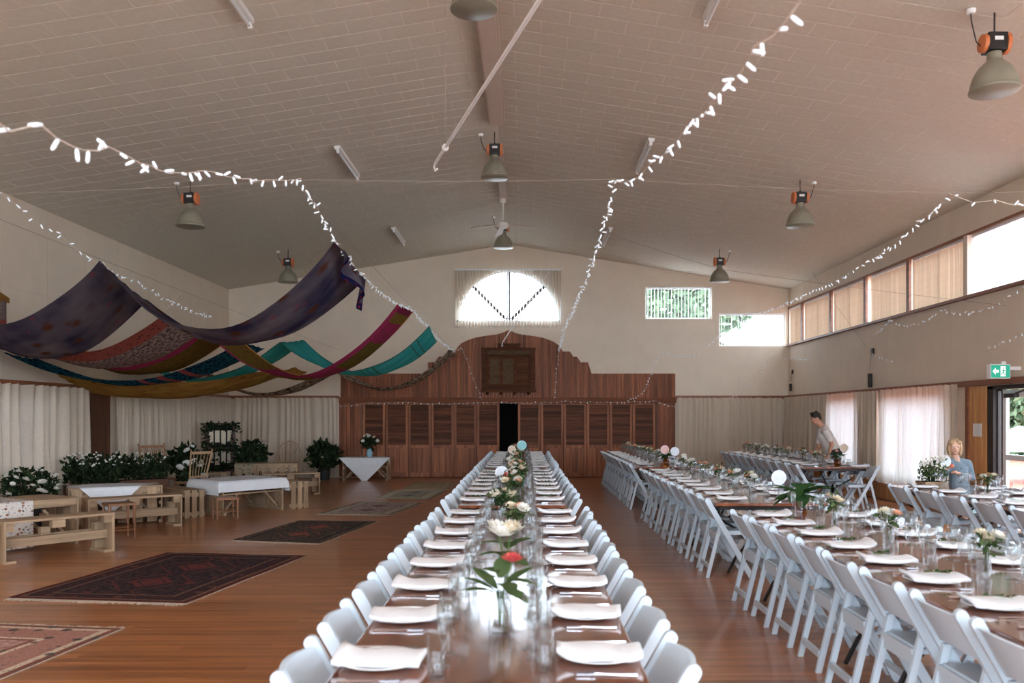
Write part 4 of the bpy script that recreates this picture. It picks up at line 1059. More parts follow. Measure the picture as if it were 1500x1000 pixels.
# sprigs laid on napkins
def sprig_mesh(seed, n=9):
    rr = random.Random(seed); g = G().tube([(-.06, 0, .004), (0, .008, .008), (.06, 0, .005)], .0018, 4)
    for k in range(n):
        u = -.055+.115*k/(n-1); s_ = 1 if k % 2 else -1; L = rr.uniform(.022, .04)
        a = Vector((u, .004, .008)); d = Vector((.4, s_*.9, rr.uniform(.1, .5))).normalized()*L; w_ = Vector((d.y, -d.x, .004)).normalized()*L*.32
        g.add([a, a+d*.5+w_, a+d, a+d*.5-w_], [(0, 1, 2), (0, 2, 3)])
    return g.mesh('sprig', False, False, M['leaf_deep'])
SPR = [sprig_mesh(1, 9), sprig_mesh(2, 6), sprig_mesh(3, 12)]
ZT = .75
def long_table(label, x0, x1, y0, y1):
    t = thing('trestle_table', label, 'table', ((x0+x1)/2, (y0+y1)/2, 0)); hx_, hy = (x1-x0)/2, (y1-y0)/2
    g = G().box(-hx_, hx_, -hy, hy, ZT-.03, ZT)
    top = obj('table_top', g, M['table'], t)
    bv = top.modifiers.new('edge', 'BEVEL'); bv.width = .006; bv.segments = 2
    obj('apron', G().box(-hx_+.04, hx_-.04, -hy+.05, -hy+.07, ZT-.07, ZT-.03).box(-hx_+.04, hx_-.04, hy-.07, hy-.05, ZT-.07, ZT-.03).box(-hx_+.03, -hx_+.05, -hy+.05, hy-.05, ZT-.07, ZT-.03).box(hx_-.05, hx_-.03, -hy+.05, hy-.05, ZT-.07, ZT-.03), M['metal_dark'], t)
    for s_ in (-1, 1):
        for e in (-1, 1):
            yb = s_*(hy-.35)
            obj('leg', G().tube([(e*(hx_-.1), yb, ZT-.07), (e*(hx_-.12), yb, .55), (e*.1, yb-s_*.02, .36), (e*(hx_-.28), yb, .16), (e*(hx_-.2), yb, 0)], .015, 8), M['metal_dark'], t)
        obj('leg_brace', G().tube([(0, s_*(hy-.35), .36), (0, s_*(hy-.9), ZT-.05)], .011, 6), M['metal_dark'], t)
    return t
P_CH = build_chair(); P_PL = build_plate(); P_WG = build_wine(); P_TU = build_tumbler(); P_FL = build_flute(); P_FK = build_fork(); P_KN = build_knife()
used = {}
def put(proto, loc, rot, label, group):
    if proto.name not in used:
        used[proto.name] = 1; proto.location = loc; proto.rotation_euler = (0, 0, rot); proto['label'] = label; proto['group'] = group; return proto
    return dup(proto, loc, rot, label, group)
def side(row, edge, x_chair, x_plate, inward, ys, decor, nochair=(), seed=1, jitter=.012):
    """seats of one table edge, counted from the folding doors"""
    rr = random.Random(seed)
    ys = sorted(ys, reverse=True); rot = 0 if inward > 0 else PI
    for i, y in enumerate(ys):
        tail = '%s from the doors, %s edge of the %s row' % (ORD[i+1], edge, row)
        yj = y+rr.uniform(-jitter, jitter)
        if i not in nochair:
            put(P_CH, (x_chair+rr.uniform(-jitter, jitter)-0.0, yj, 0), rot+rr.uniform(-.02, .02), 'white folding chair, '+tail, 'white folding chairs at the long tables')
        x = x_plate; z = ZT+.001
        put(P_PL, (x, yj, z), rr.uniform(0, 6), 'white dinner plate, '+tail, 'dinner plates on the long tables')
        o = link('napkin', NAP[rr.randrange(3)], None, (x, yj-.005, z+.014), (0 if inward > 0 else PI)+rr.uniform(-.08, .08)); tag(o, 'folded white napkin, '+tail, 'napkin', 'napkins on the dinner plates')
        put(P_FK, (x-.01*inward, yj-.205+.0, z), rot+rr.uniform(-.05, .05), 'steel fork, '+tail, 'forks on the long tables')
        put(P_KN, (x-.01*inward, yj+.20, z), rot+rr.uniform(-.05, .05), 'steel knife, '+tail, 'knives on the long tables')
        put(P_WG, (x+inward*(.215+rr.uniform(-.02, .02)), yj+.13+rr.uniform(-.02, .02), z), 0, 'clear wine glass, '+tail, 'wine glasses on the long tables')
        put(P_TU, (x+inward*(.185+rr.uniform(-.02, .02)), yj-.14+rr.uniform(-.03, .03), z), 0, 'tall water glass, '+tail, 'water glasses on the long tables')
        put(P_FL, (x+inward*(.21+rr.uniform(-.02, .02)), yj+.0+rr.uniform(-.03, .03), z), 0, 'slim champagne flute, '+tail, 'champagne flutes on the long tables')
        if decor(i, y):
            s_ = link('leaf_sprig', SPR[rr.randrange(3)], None, (x+rr.uniform(-.03, .03), yj+rr.uniform(-.02, .02), z+.045), rr.uniform(-.6, .6)+rot); tag(s_, 'green leaf sprig on a napkin, '+tail, 'sprig', 'sprigs on napkins')
def tables(row, x0, x1, sections):
    n = 0
    for a, b in sorted(sections, reverse=True):
        k = 2 if b-a > 4 else 1
        for j in range(k):
            n += 1; c = b-(b-a)*j/k; d = b-(b-a)*(j+1)/k
            long_table('polished timber trestle table, %s from the doors in the %s row' % (ORD[n], row), x0, x1, d+.002, c-.002)
# rug row
CX = -.115
tables('rug', CX-.52, CX+.52, [(2.45, 7.75), (8.17, 13.45), (13.8, 20.3)])
YA = [2.94+.64*k for k in range(8)]+[8.55+.64*k for k in range(8)]+[14.12+.64*k for k in range(10)]
mid = lambda i, y: 8 < y < 13.6
side('rug', 'rug', CX-.68, CX-.375, 1, YA, mid, seed=1)
side('rug', 'aisle', CX+.68, CX+.375, -1, [y+.06 for y in YA], lambda i, y: 8 < y < 15, seed=2)
# middle row
tables('middle', 1.88, 2.98, [(2.6, 7.75), (8.37, 13.5), (14.36, 20.4)])
YM = [7.2-.57*k for k in range(8)]+[8.68+.57*k for k in range(9)]+[14.9+.57*k for k in range(10)]
YMp = [7.25-.575*k for k in range(8)]+[8.68+.57*k for k in range(9)]+[14.9+.57*k for k in range(10)]
side('middle', 'aisle', 1.815, 2.10, 1, YMp, lambda i, y: y < 8, seed=3)
side('middle', 'window', 3.05, 2.76, -1, YM, lambda i, y: y < 8, seed=4)
# window row
tables('window', 4.70, 5.80, [(14.36, 20.4)])
tables('garden door', 4.50, 5.60, [(7.0, 10.6)])
side('window', 'aisle', 4.62, 4.92, 1, [14.75+.57*k for k in range(10)], lambda i, y: False, seed=5)
side('window', 'window', 5.88, 5.58, -1, [14.35+.57*k for k in range(11)], lambda i, y: False, nochair=(6,), seed=6)
side('garden door', 'aisle', 4.42, 4.72, 1, [10.12-.64*k for k in range(5)], lambda i, y: False, seed=7)
side('garden door', 'window', 5.68, 5.38, -1, [9.9-.64*k for k in range(5)], lambda i, y: False, seed=8)

# ---- flowers in jars along the tables
def bloom_mesh(name, mat, r, seed, layers=4):
    rr = random.Random(seed); g = G()
    for L in range(layers):
        n = 5+L*2; tilt = .25+L*.33
        for k in range(n):
            a = 2*PI*k/n+L*.5+rr.uniform(-.1, .1); d = Vector((math.cos(a)*math.sin(tilt), math.sin(a)*math.sin(tilt), math.cos(tilt))); s_ = r*(.75+.12*L)
            w_ = Vector((-math.sin(a), math.cos(a), 0))*s_*.42; c = Vector((0, 0, 0))
            g.add([c, c+d*s_*.6+w_, c+d*s_+Vector((0, 0, .1*s_)), c+d*s_*.6-w_], [(0, 1, 2), (0, 2, 3)])
    return g.mesh(name, False, False, M[mat])
BL = {'white': bloom_mesh('bloom', 'petal', .05, 1), 'cream': bloom_mesh('bloom', 'petal_cream', .042, 2), 'coral': bloom_mesh('bloom', 'petal_pink', .034, 3), 'peach': bloom_mesh('bloom', 'petal_peach', .04, 4), 'daisy': bloom_mesh('bloom', 'petal', .03, 5, 2)}
def big_leaf(L, wd, droop=.2):
    rows = []
    for i in range(7):
        u = i/6; hw = wd*math.sin(PI*min(1, u*.95+.04))**.8*.5
        rows.append([(L*u, s_*hw, -droop*L*u*u+.12*abs(s_)*hw) for s_ in (-1, -.5, 0, .5, 1)])
    return rows
LEAFM = {}
def leafm(mat, L, wd):
    k = (mat, L, wd)
    if k not in LEAFM: LEAFM[k] = G().grid(big_leaf(L, wd)).mesh('leaf', 'all', False, M[mat])
    return LEAFM[k]
jar_me = G().lathe([(.001, 0), (.030, 0), (.034, .004), (.034, .085), (.028, .098), (.028, .12), (.0262, .12), (.0262, .098), (.032, .084), (.032, .008), (.001, .006)], 16).mesh('jar', 'all', True, M['glass'])
bud_me = G().lathe([(.001, 0), (.022, 0), (.026, .02), (.02, .07), (.012, .10), (.011, .15), (.013, .155), (.0115, .155), (.0095, .15), (.0105, .10), (.0185, .07), (.0235, .02), (.001, .006)], 14).mesh('jar', 'all', True, M['glass'])
amb_me = G().lathe([(.001, 0), (.05, 0), (.06, .03), (.055, .10), (.03, .14), (.034, .16), (.03, .16), (.026, .14), (.05, .10), (.054, .03), (.001, .008)], 18).mesh('jar', 'all', True, M['amber'])
def posy(label, x, y, blooms, leaves, h=.12, me=jar_me, lm=('leaf', .09, .045), seed=1, spread=.07, filler=0, z0=ZT+.001, scale=1.0):
    rr = random.Random(seed); t = thing('flower_jar', label, 'flowers', (x, y, z0), 0, 'posies along the long tables')
    link('jar', me, t)
    g = G(); pos = []
    n = len(blooms)
    for k, b in enumerate(blooms):
        a = 2.4*k+rr.uniform(0, 1); r_ = spread*math.sqrt((k+.4)/max(1, n)); p = Vector((r_*math.cos(a), r_*math.sin(a), h+.06+rr.uniform(-.01, .045)*(1.4-r_/max(.01, spread))))
        g.tube([(rr.uniform(-.012, .012), rr.uniform(-.012, .012), .015), (p.x*.3, p.y*.3, h), tuple(p)], .002, 4)
        o = link('bloom', BL[b], t, p, (rr.uniform(-.4, .4)-p.y*5, rr.uniform(-.4, .4)+p.x*5, rr.uniform(0, 6)))
    for k in range(leaves):
        a = 2*PI*k/leaves+rr.uniform(-.3, .3); g.tube([(0, 0, .02), (.01*math.cos(a), .01*math.sin(a), h)], .002, 4)
        link('leaf', leafm(*lm), t, (.012*math.cos(a), .012*math.sin(a), h+rr.uniform(-.005, .05)), (0, rr.uniform(-.75, .15), a))
    if filler: obj('foliage', foliage(filler, lambda q: ellp((0, 0, h+.05), (spread*1.2, spread*1.2, .07), q, .2), .045, rr), M['leaf'], t, fix=False)
    obj('stems', g, M['leaf'], t)
    t.scale = (scale, scale, scale*1.05)
    return t
posy('leafy jar with a red bud, on the rug row table farthest from the doors', CX+.02, 3.33, ['coral'], 10, lm=('leaf', .10, .055), seed=11, spread=.06, scale=1.35)
posy('jar of cream lilies and broad leaves, second from the near end of the rug row', CX+.03, 4.12, ['cream', 'white', 'cream', 'white', 'white'], 9, lm=('leaf', .095, .05), seed=12, spread=.065, scale=1.35)
posy('jar with a peach rose and fern, rug row first section', CX+.06, 5.95, ['peach', 'cream', 'white', 'cream'], 8, seed=13, spread=.075, filler=60)
posy('full posy of cream roses at the first gap of the rug row', CX-.07, 7.1, ['cream', 'white', 'cream', 'white', 'cream', 'cream'], 10, lm=('leaf_deep', .12, .06), seed=14, spread=.12, filler=130)
k = 0
for y in (8.7, 9.5, 10.2, 10.9, 11.6, 12.3, 12.9, 14.2, 15.2, 16.3, 17.4, 18.5, 19.6):
    k += 1; rr = random.Random(100+k)
    posy('loose mixed posy with trailing greenery, %s from the doors on the rug row' % ORD[14-k], CX+rr.uniform(-.05, .05), y, [rr.choice(['cream', 'white', 'peach', 'cream', 'coral']) for _ in range(5)], 6, lm=('leaf_deep', .11, .055), seed=200+k, spread=.11 if y < 14 else .09, filler=90)
k = 0
for y in (3.6, 4.55, 5.6, 6.6, 9.1, 9.9, 10.7, 11.5, 12.3, 13.1, 14.8, 15.7, 16.6, 17.5, 18.4, 19.3, 20.0):
    k += 1; rr = random.Random(300+k)
    posy('small clear jar of pale flowers, %s from the doors on the middle row' % ORD[18-k], 2.43+rr.uniform(-.04, .04), y, [rr.choice(['cream', 'white', 'peach', 'cream']) for _ in range(4)], 4, seed=400+k, spread=.06, filler=40, me=rr.choice([jar_me, bud_me]))
k = 0
for y in (15.3, 16.1, 16.9, 17.7, 18.5, 19.3, 20.0):
    k += 1; rr = random.Random(500+k)
    posy('small jar of pale flowers, %s from the doors on the window row' % ORD[8-k], 5.25+rr.uniform(-.05, .05), y, [rr.choice(['cream', 'white', 'peach']) for _ in range(4)], 3, seed=600+k, spread=.07, filler=50)
for k, y in enumerate((9.3, 8.3, 7.5)):
    posy('jar of cream flowers, %s from the curtain end of the garden door table' % ORD[k+1], 5.05, y, ['cream', 'white', 'cream', 'peach'], 5, seed=700+k, spread=.08, filler=60)
def spray(label, x, y, seed, me=amb_me, L=.24, n=11, z0=ZT+.001, lift=.4):
    rr = random.Random(seed); t = thing('leaf_arrangement', label, 'greenery', (x, y, z0))
    link('vase', me, t); g = G()
    for k in range(n):
        a = 2*PI*k/n+rr.uniform(-.2, .2); h = .16+rr.uniform(0, .06)
        g.tube([(0, 0, .02), (.02*math.cos(a), .02*math.sin(a), h)], .003, 4)
        link('leaf', leafm('leaf_deep', L, L*.5), t, (.02*math.cos(a), .02*math.sin(a), h), (0, -lift+rr.uniform(-.3, .5), a))
    obj('stems', g, M['leaf_deep'], t)
spray('broad dark leaves in an amber vase at the first gap of the middle row', 2.45, 7.55, 31, L=.26, n=14, lift=.15)
spray('dark leaf arrangement at the end of the window row', 5.36, 14.6, 32, L=.16, n=16)
spray('dark leaves low at the second gap of the middle row', 2.42, 14.55, 33, L=.14, n=14)
# round table number discs
def disc(label, x, y, h, r, mat):
    t = thing('table_sign', label, 'sign', (x, y, ZT+.001), 0, 'round table signs')
    obj('stand', G().tube([(0, 0, .0), (0, 0, h-r+.01)], .003, 6).lathe([(.001, 0), (.026, 0), (.026, .006), (.001, .008)], 14), M['steel'], t)
    g = G().lathe([(.001, -.003), (r, -.003), (r, .003), (.001, .003)], 28)
    obj('disc', G().add([(v[0], v[2], h+v[1]) for v in g.v], g.f), mat, t)
    g = G().lathe([(r*.86, -.0045), (r*.92, -.0045), (r*.92, -.0025), (r*.86, -.0025)], 28); g.f = g.f[:-2]
    obj('rim_band', G().add([(v[0], v[2], h+v[1]) for v in g.v], g.f), M['napkin'], t)
M['disc_white'] = plain('white_disc', srgb(204, 210, 216), .4, .05, 18)
M['disc_teal'] = plain('turquoise_disc', srgb(128, 196, 196), .4, .12, 14)
M['disc_pink'] = plain('pink_disc', srgb(226, 178, 170), .4, .08, 14)
M['disc_tan'] = plain('tan_disc', srgb(206, 182, 158), .5, .05, 14)
disc('white round table sign among the rug row flowers', CX-.14, 9.6, .22, .075, M['disc_white'])
disc('turquoise round table sign at the rug row end near the doors', CX+.07, 15.2, .34, .085, M['disc_teal'])
disc('tan round table sign beside the turquoise one on the rug row', CX-.10, 14.8, .28, .07, M['disc_tan'])
disc('white round table sign on the middle row beside a pink one', 2.55, 14.45, .26, .075, M['disc_white'])
disc('pink round table sign on the middle row', 2.42, 14.7, .28, .075, M['disc_pink'])
disc('white round table sign standing by the amber vase on the middle row', 2.55, 8.55, .24, .075, M['disc_white'])
disc('tan round table sign at the end of the window row', 5.62, 15.0, .30, .075, M['disc_tan'])
disc('clear edged round table sign beside the girl', 5.15, 10.45, .30, .075, M['disc_white'])
# ================================================================== RUGS
def rug_mat(name, field, motif, accent, borders, sc=(7, 11), fade=.0):
    m, nt, nd, ln, b = base_mat(name)
    tc = nd.new('ShaderNodeTexCoord'); uv = tc.outputs['UV']
    sp = nd.new('ShaderNodeSeparateXYZ'); ln.new(uv, sp.inputs[0])
    def cen(o, k):
        a = nd.new('ShaderNodeMath'); a.operation = 'SUBTRACT'; ln.new(o, a.inputs[0]); a.inputs[1].default_value = .5
        c = nd.new('ShaderNodeMath'); c.operation = 'ABSOLUTE'; ln.new(a.outputs[0], c.inputs[0])
        d = nd.new('ShaderNodeMath'); d.operation = 'MULTIPLY'; ln.new(c.outputs[0], d.inputs[0]); d.inputs[1].default_value = k; return d.outputs[0]
    ax, ay = cen(sp.outputs[0], 1.65), cen(sp.outputs[1], 2.6)   # metres from the centre
    ex = nd.new('ShaderNodeMath'); ex.operation = 'SUBTRACT'; ex.inputs[0].default_value = .825; ln.new(ax, ex.inputs[1])
    ey = nd.new('ShaderNodeMath'); ey.operation = 'SUBTRACT'; ey.inputs[0].default_value = 1.3; ln.new(ay, ey.inputs[1])
    ed = nd.new('ShaderNodeMath'); ed.operation = 'MINIMUM'; ln.new(ex.outputs[0], ed.inputs[0]); ln.new(ey.outputs[0], ed.inputs[1])
    # field: dark ground, woven marks, a chain of lozenges down the middle
    c = mixc(nd, ln, noise(nd, ln, mapped(nd, ln, uv, (sc[0]*4, sc[1]*4, 1)), .45, .58), field, motif)
    c = mixc(nd, ln, spots(nd, ln, mapped(nd, ln, uv, (sc[0], sc[1], 1)), .16, .03), c, accent)
    fy = nd.new('ShaderNodeMath'); fy.operation = 'PINGPONG'; ln.new(sp.outputs[1], fy.inputs[0]); fy.inputs[1].default_value = 1/6
    fm = nd.new('ShaderNodeMath'); fm.operation = 'MULTIPLY'; ln.new(fy.outputs[0], fm.inputs[0]); fm.inputs[1].default_value = 2.2
    lz = nd.new('ShaderNodeMath'); lz.operation = 'ADD'; ln.new(ax, lz.inputs[0]); ln.new(fm.outputs[0], lz.inputs[1])
    r1 = ramp(nd, [(0, Z(1)), (.12, Z(0)), (.15, Z(1)), (.22, Z(0)), (.40, Z(.8)), (.43, Z(0)), (1, Z(0))], 'CONSTANT'); ln.new(lz.outputs[0], r1.inputs[0])
    c = mixc(nd, ln, r1.outputs[0], c, accent)
    # borders from the edge inwards
    bc = ramp(nd, borders[0], 'CONSTANT'); ln.new(ed.outputs[0], bc.inputs[0])
    bc2 = mixc(nd, ln, spots(nd, ln, mapped(nd, ln, uv, (sc[0]*1.6, sc[1]*1.6, 1), (.3, .2, 0)), .24, .05), bc.outputs[0], borders[1])
    lim = ramp(nd, [(0, Z(1)), (borders[2], Z(0)), (1, Z(0))], 'CONSTANT'); ln.new(ed.outputs[0], lim.inputs[0])
    c = mixc(nd, ln, lim.outputs[0], c, bc2)
    wv = noise(nd, ln, mapped(nd, ln, uv, (sc[0]*9, sc[1]*9, 1)), .53, .68)
    c = mixc(nd, ln, wv, c, mixc(nd, ln, noise(nd, ln, mapped(nd, ln, uv, (sc[0]*3, sc[1]*3, 1), (5, 3, 0)), .4, .6), motif, borders[1]))
    ln.new(c, b.inputs['Base Color']); b.inputs['Roughness'].default_value = .95; b.inputs['Specular IOR Level'].default_value = .1
    n2 = nd.new('ShaderNodeTexNoise'); n2.inputs['Scale'].default_value = 260; ln.new(uv, n2.inputs['Vector'])
    bp = nd.new('ShaderNodeBump'); bp.inputs['Strength'].default_value = .5; bp.inputs['Distance'].default_value = .006; ln.new(n2.outputs['Fac'], bp.inputs['Height']); ln.new(bp.outputs[0], b.inputs['Normal'])
    return m
M['fringe'] = plain('rug_fringe', srgb(196, 178, 156), .9, .1, 30)
def rug(label, BLc, BRc, TRc, TLc, mat, seed=1):
    c = [Vector((p[0], p[1], 0)) for p in (BLc, BRc, TRc, TLc)]
    o = (c[0]+c[1]+c[2]+c[3])/4
    t = thing('rug', label, 'rug', (o.x, o.y, .0))
    rr = random.Random(seed); rows = []
    for i in range(15):
        u = i/14; r = []
        for j in range(21):
            v = j/20; p = c[0].lerp(c[1], u).lerp(c[3].lerp(c[2], u), v)-o
            p.z = .012+.0025*math.sin(u*9+seed)*math.sin(v*12); r.append(p)
        rows.append(r)
    g = G().grid(rows)
    obj('pile', g, mat, t, smooth='all')
    q = [k-o for k in c]
    obj('backing', G().prism([(p.x, p.y) for p in q], lambda p: (p[0], p[1], .002), lambda p: (p[0], p[1], .008)), M['fringe'], t)
    for a, b_, out in ((q[0], q[1], (q[0]-q[3]).normalized()), (q[3], q[2], (q[3]-q[0]).normalized())):
        g = G(); n = int((b_-a).length/.022)
        for k in range(n):
            p = a.lerp(b_, (k+.5)/n); e = p+out*rr.uniform(.035, .07)+Vector((rr.uniform(-.01, .01), 0, 0)); g.bar((p.x, p.y, .006), (e.x, e.y, .004), .011, .004)
        fr = obj('fringe', g, M['fringe'], t); fr['kind'] = 'stuff'
RM1 = rug_mat('red_cream_rug', srgb(186, 152, 138), srgb(158, 112, 102), srgb(104, 88, 84), ([(0, srgb(120, 74, 62)), (.05, srgb(196, 176, 152)), (.1, srgb(162, 118, 104)), (.34, srgb(200, 180, 156)), (.38, srgb(130, 84, 72)), (1, Z(0))], srgb(70, 70, 66), .42), (7, 11))
RM2 = rug_mat('dark_red_rug', srgb(34, 29, 33), srgb(66, 50, 50), srgb(98, 48, 44), ([(0, srgb(84, 36, 32)), (.06, srgb(112, 90, 74)), (.09, srgb(52, 34, 36)), (.24, srgb(104, 80, 66)), (.27, srgb(46, 32, 38)), (1, Z(0))], srgb(96, 60, 50), .30), (6, 9))
RM3 = rug_mat('black_coral_rug', srgb(44, 42, 40), srgb(84, 76, 68), srgb(150, 78, 64), ([(0, srgb(62, 54, 48)), (.06, srgb(110, 98, 84)), (.1, srgb(48, 44, 42)), (.24, srgb(100, 86, 74)), (.27, srgb(44, 42, 40)), (1, Z(0))], srgb(128, 100, 82), .30), (7, 10))
RM4 = rug_mat('pale_lilac_rug', srgb(170, 150, 144), srgb(140, 120, 118), srgb(92, 62, 58), ([(0, srgb(120, 108, 92)), (.08, srgb(170, 158, 142)), (.3, srgb(120, 108, 96)), (1, Z(0))], srgb(96, 88, 76), .34), (6, 9))
RM5 = rug_mat('pale_grey_rug', srgb(172, 162, 146), srgb(120, 116, 104), srgb(90, 94, 88), ([(0, srgb(150, 138, 118)), (.1, srgb(180, 168, 148)), (.34, srgb(140, 132, 116)), (1, Z(0))], srgb(156, 146, 126), .4), (5, 8))
RM6 = rug_mat('faded_tan_rug', srgb(164, 144, 116), srgb(150, 130, 104), srgb(140, 120, 96), ([(0, srgb(160, 140, 112)), (.2, srgb(170, 150, 122)), (1, Z(0))], srgb(150, 132, 106), .3), (5, 8))
rug('red and cream patterned rug with a frayed pale edge, nearest the rug row seats', (-5.1, 4.1), (-3.35, 3.9), (-3.02, 6.41), (-4.75, 6.62), RM1, 1)
rug('dark red and navy patterned rug with white fringed ends', (-4.54, 7.49), (-2.88, 7.27), (-2.49, 9.756), (-4.18, 10.0), RM2, 2)
rug('black rug with coral medallions', (-3.77, 10.99), (-2.56, 10.7), (-2.23, 12.94), (-3.45, 13.07), RM3, 3)
rug('pale lilac rug with dark medallions', (-3.38, 13.98), (-2.15, 13.8), (-1.87, 15.8), (-3.08, 15.87), RM4, 4)
rug('pale grey rug with a wide cream border', (-2.92, 16.67), (-1.83, 16.45), (-1.68, 18.5), (-2.84, 18.5), RM5, 5)
rug('faded plain tan rug closest to the folding doors', (-2.68, 18.75), (-1.63, 18.75), (-1.66, 20.9), (-2.66, 20.9), RM6, 6)

# ================================================================== LOUNGE FURNITURE
def frame_between(p, q):
    d = Vector((q[0]-p[0], q[1]-p[1])); return d.length, math.atan2(d.y, d.x)
def pallet_bench(label, p, q, wd=.36, h=.46):
    """runs from p to q along its front edge; depth goes to the left of that direction"""
    L, a = frame_between(p, q)
    t = thing('pallet_bench', label, 'bench', (p[0], p[1], 0), a)
    n = 3
    for k in range(n):
        y0 = wd*k/n; obj('seat_plank', G().box(0, L, y0+.004, y0+wd/n-.004, h-.025, h), M['pallet'], t)
    for e in (0, 1):
        x0 = L-.025 if e else 0
        for k in range(n):
            y0 = wd*k/n; obj('end_board', G().box(x0, x0+.025, y0+.006, y0+wd/n-.006, .0, h-.026), M['pallet_v'], t)
        s_ = -1 if e else 1; xi = L-.025 if e else .025
        obj('foot', G().box(min(xi, xi+s_*.10), max(xi, xi+s_*.10), .0, wd, 0, .03), M['pallet'], t)
        obj('block', G().box(min(xi, xi+s_*.09), max(xi, xi+s_*.09), .02, .10, h-.115, h-.026), M['pallet'], t)
        obj('inner_post', G().box(min(xi+s_*.0, xi+s_*.09), max(xi+s_*.0, xi+s_*.09), wd-.10, wd-.02, .03, h-.12), M['pallet_v'], t)
    obj('block', G().box(L*.48-.07, L*.48+.07, .02, .10, h-.115, h-.026), M['pallet'], t)
    obj('rail_block', G().box(L*.44-.05, L*.44+.05, wd-.11, wd-.03, .255, .34), M['pallet'], t)
    obj('front_rail', G().box(.026, L-.026, wd*.35, wd*.35+.03, .155, .255), M['pallet'], t)
    obj('back_rail', G().box(.026, L-.026, wd-.028, wd-.004, .17, .255), M['pallet'], t)
    return t
def pallet_table(label, p, q, depth, h=.58, slats=0, brace=True):
    L, a = frame_between(p, q)
    t = thing('pallet_table', label, 'table', (p[0], p[1], 0), a)
    n = 6
    for k in range(n):
        y0 = depth*k/n; obj('top_plank', G().box(0, L, y0+.004, y0+depth/n-.006, h-.022, h), M['pallet'], t)
    for y0 in (.02, depth/2-.04, depth-.1): obj('bearer', G().box(.03, L-.03, y0, y0+.07, h-.10, h-.023), M['pallet'], t)
    for e in (0, 1):
        x0 = L-.024 if e else 0
        for k in range(5):
            y0 = depth*k/5; obj('end_board', G().box(x0, x0+.022, y0+.012, y0+depth/5-.012, 0, h-.024), M['pallet_v'], t)
        xi = L-.024 if e else .024; s_ = -1 if e else 1
        for z0 in (.0, h*.5): obj('end_batten', G().box(min(xi, xi+s_*.03), max(xi, xi+s_*.03), 0, depth, z0, z0+.045), M['pallet'], t)
        if brace:
            for y0 in (.10, depth-.15): obj('brace', G().bar((xi+s_*.05, y0, .06), (xi+s_*.38, y0, h-.13), .04, .03), M['pallet'], t)
    if slats:
        for k in range(slats):
            x0 = .03+(L-.06)*k/slats; obj('apron_slat', G().box(x0+.012, x0+(L-.06)/slats-.052, -.02, -.001, .02 if slats > 0 else .3, h-.025), M['pallet_v'], t)
        obj('apron_rail', G().box(.0, L, -.0, .018, h-.16, h-.105), M['pallet'], t)
    else: obj('shelf_board', G().box(.026, L-.026, .06, .2, h*.5+.05, h*.5+.072), M['pallet'], t)
    return t
def slat_seat(label, p, q, depth_v, h=.45, nb=3, w_end=None):
    """seat with an upright slatted end from p to q and planks running back along depth_v"""
    L, a = frame_between(p, q); D = Vector((depth_v[0], depth_v[1])); Dl = D.length
    da = math.atan2(D.y, D.x)
    t = thing('slatted_bench', label, 'bench', (p[0], p[1], 0), da)
    # local x runs back, local y across
    wv = Vector((q[0]-p[0], q[1]-p[1])); cr = D.x*wv.y-D.y*wv.x; wd = cr/Dl; sh = wv.dot(D)/Dl
    y0, y1 = (0, wd) if wd > 0 else (wd, 0)
    W_ = y1-y0
    for k in range(3):
        a0 = y0+W_*k/3; obj('seat_plank', G().box(0.0, Dl, a0+.01, a0+W_/3-.01, h-.024, h), M['pallet'], t)
    for e in (0, 1):
        x0 = 0 if e == 0 else Dl-.022
        for k in range(nb):
            a0 = y0+W_*k/nb; obj('end_board', G().box(x0, x0+.022, a0+.022, a0+W_/nb-.022, 0, h-.025), M['pallet_v'], t)
        xi = .022 if e == 0 else Dl-.06
        for z0 in (.02, h-.11): obj('end_rail', G().box(xi, xi+.038, y0, y1, z0, z0+.07), M['pallet'], t)
    for yy_ in (y0+.02, y1-.06): obj('side_rail', G().box(.06, Dl-.06, yy_, yy_+.04, h-.1, h-.025), M['pallet'], t)
    return t
pallet_bench('pale pine pallet bench in front of the floral runner', (-5.61, 9.2), (-4.87, 10.15))
pallet_bench('weathered pine pallet bench with a grey patched rail', (-5.98, 11.7), (-5.02, 12.53))
pallet_table('pallet table carrying the floral runner', (-6.5, 9.35), (-5.62, 10.78), .82, .585)
pallet_table('slatted pallet table under a small white cloth', (-6.6, 12.35), (-5.5, 12.98), .75, .56, 6)
slat_seat('slatted pallet seat between the two white cloth tables', (-5.36, 13.42), (-5.02, 13.58), (-.80, .82), .435)
pallet_table('pallet table under the large white tablecloth', (-4.86, 13.78), (-4.15, 14.74), .95, .535)
slat_seat('slatted pallet seat on the stage side of the large white cloth', (-4.03, 14.72), (-3.57, 14.8), (-.72, .66), .474)
pallet_bench('long pallet bench behind the slatted seats', (-5.26, 17.15), (-4.22, 17.65), .34, .445)
pallet_table('long slatted pallet table before the gable curtain', (-6.1, 17.95), (-4.85, 18.25), .6, .60, 7)
pallet_bench('short pallet bench near the ivy covered frame', (-6.85, 17.0), (-6.05, 17.35), .34, .46)
bt = pallet_table('pallet side table against the stage front carrying a vase', (-4.55, 21.35), (-3.42, 21.35), .62, .57)
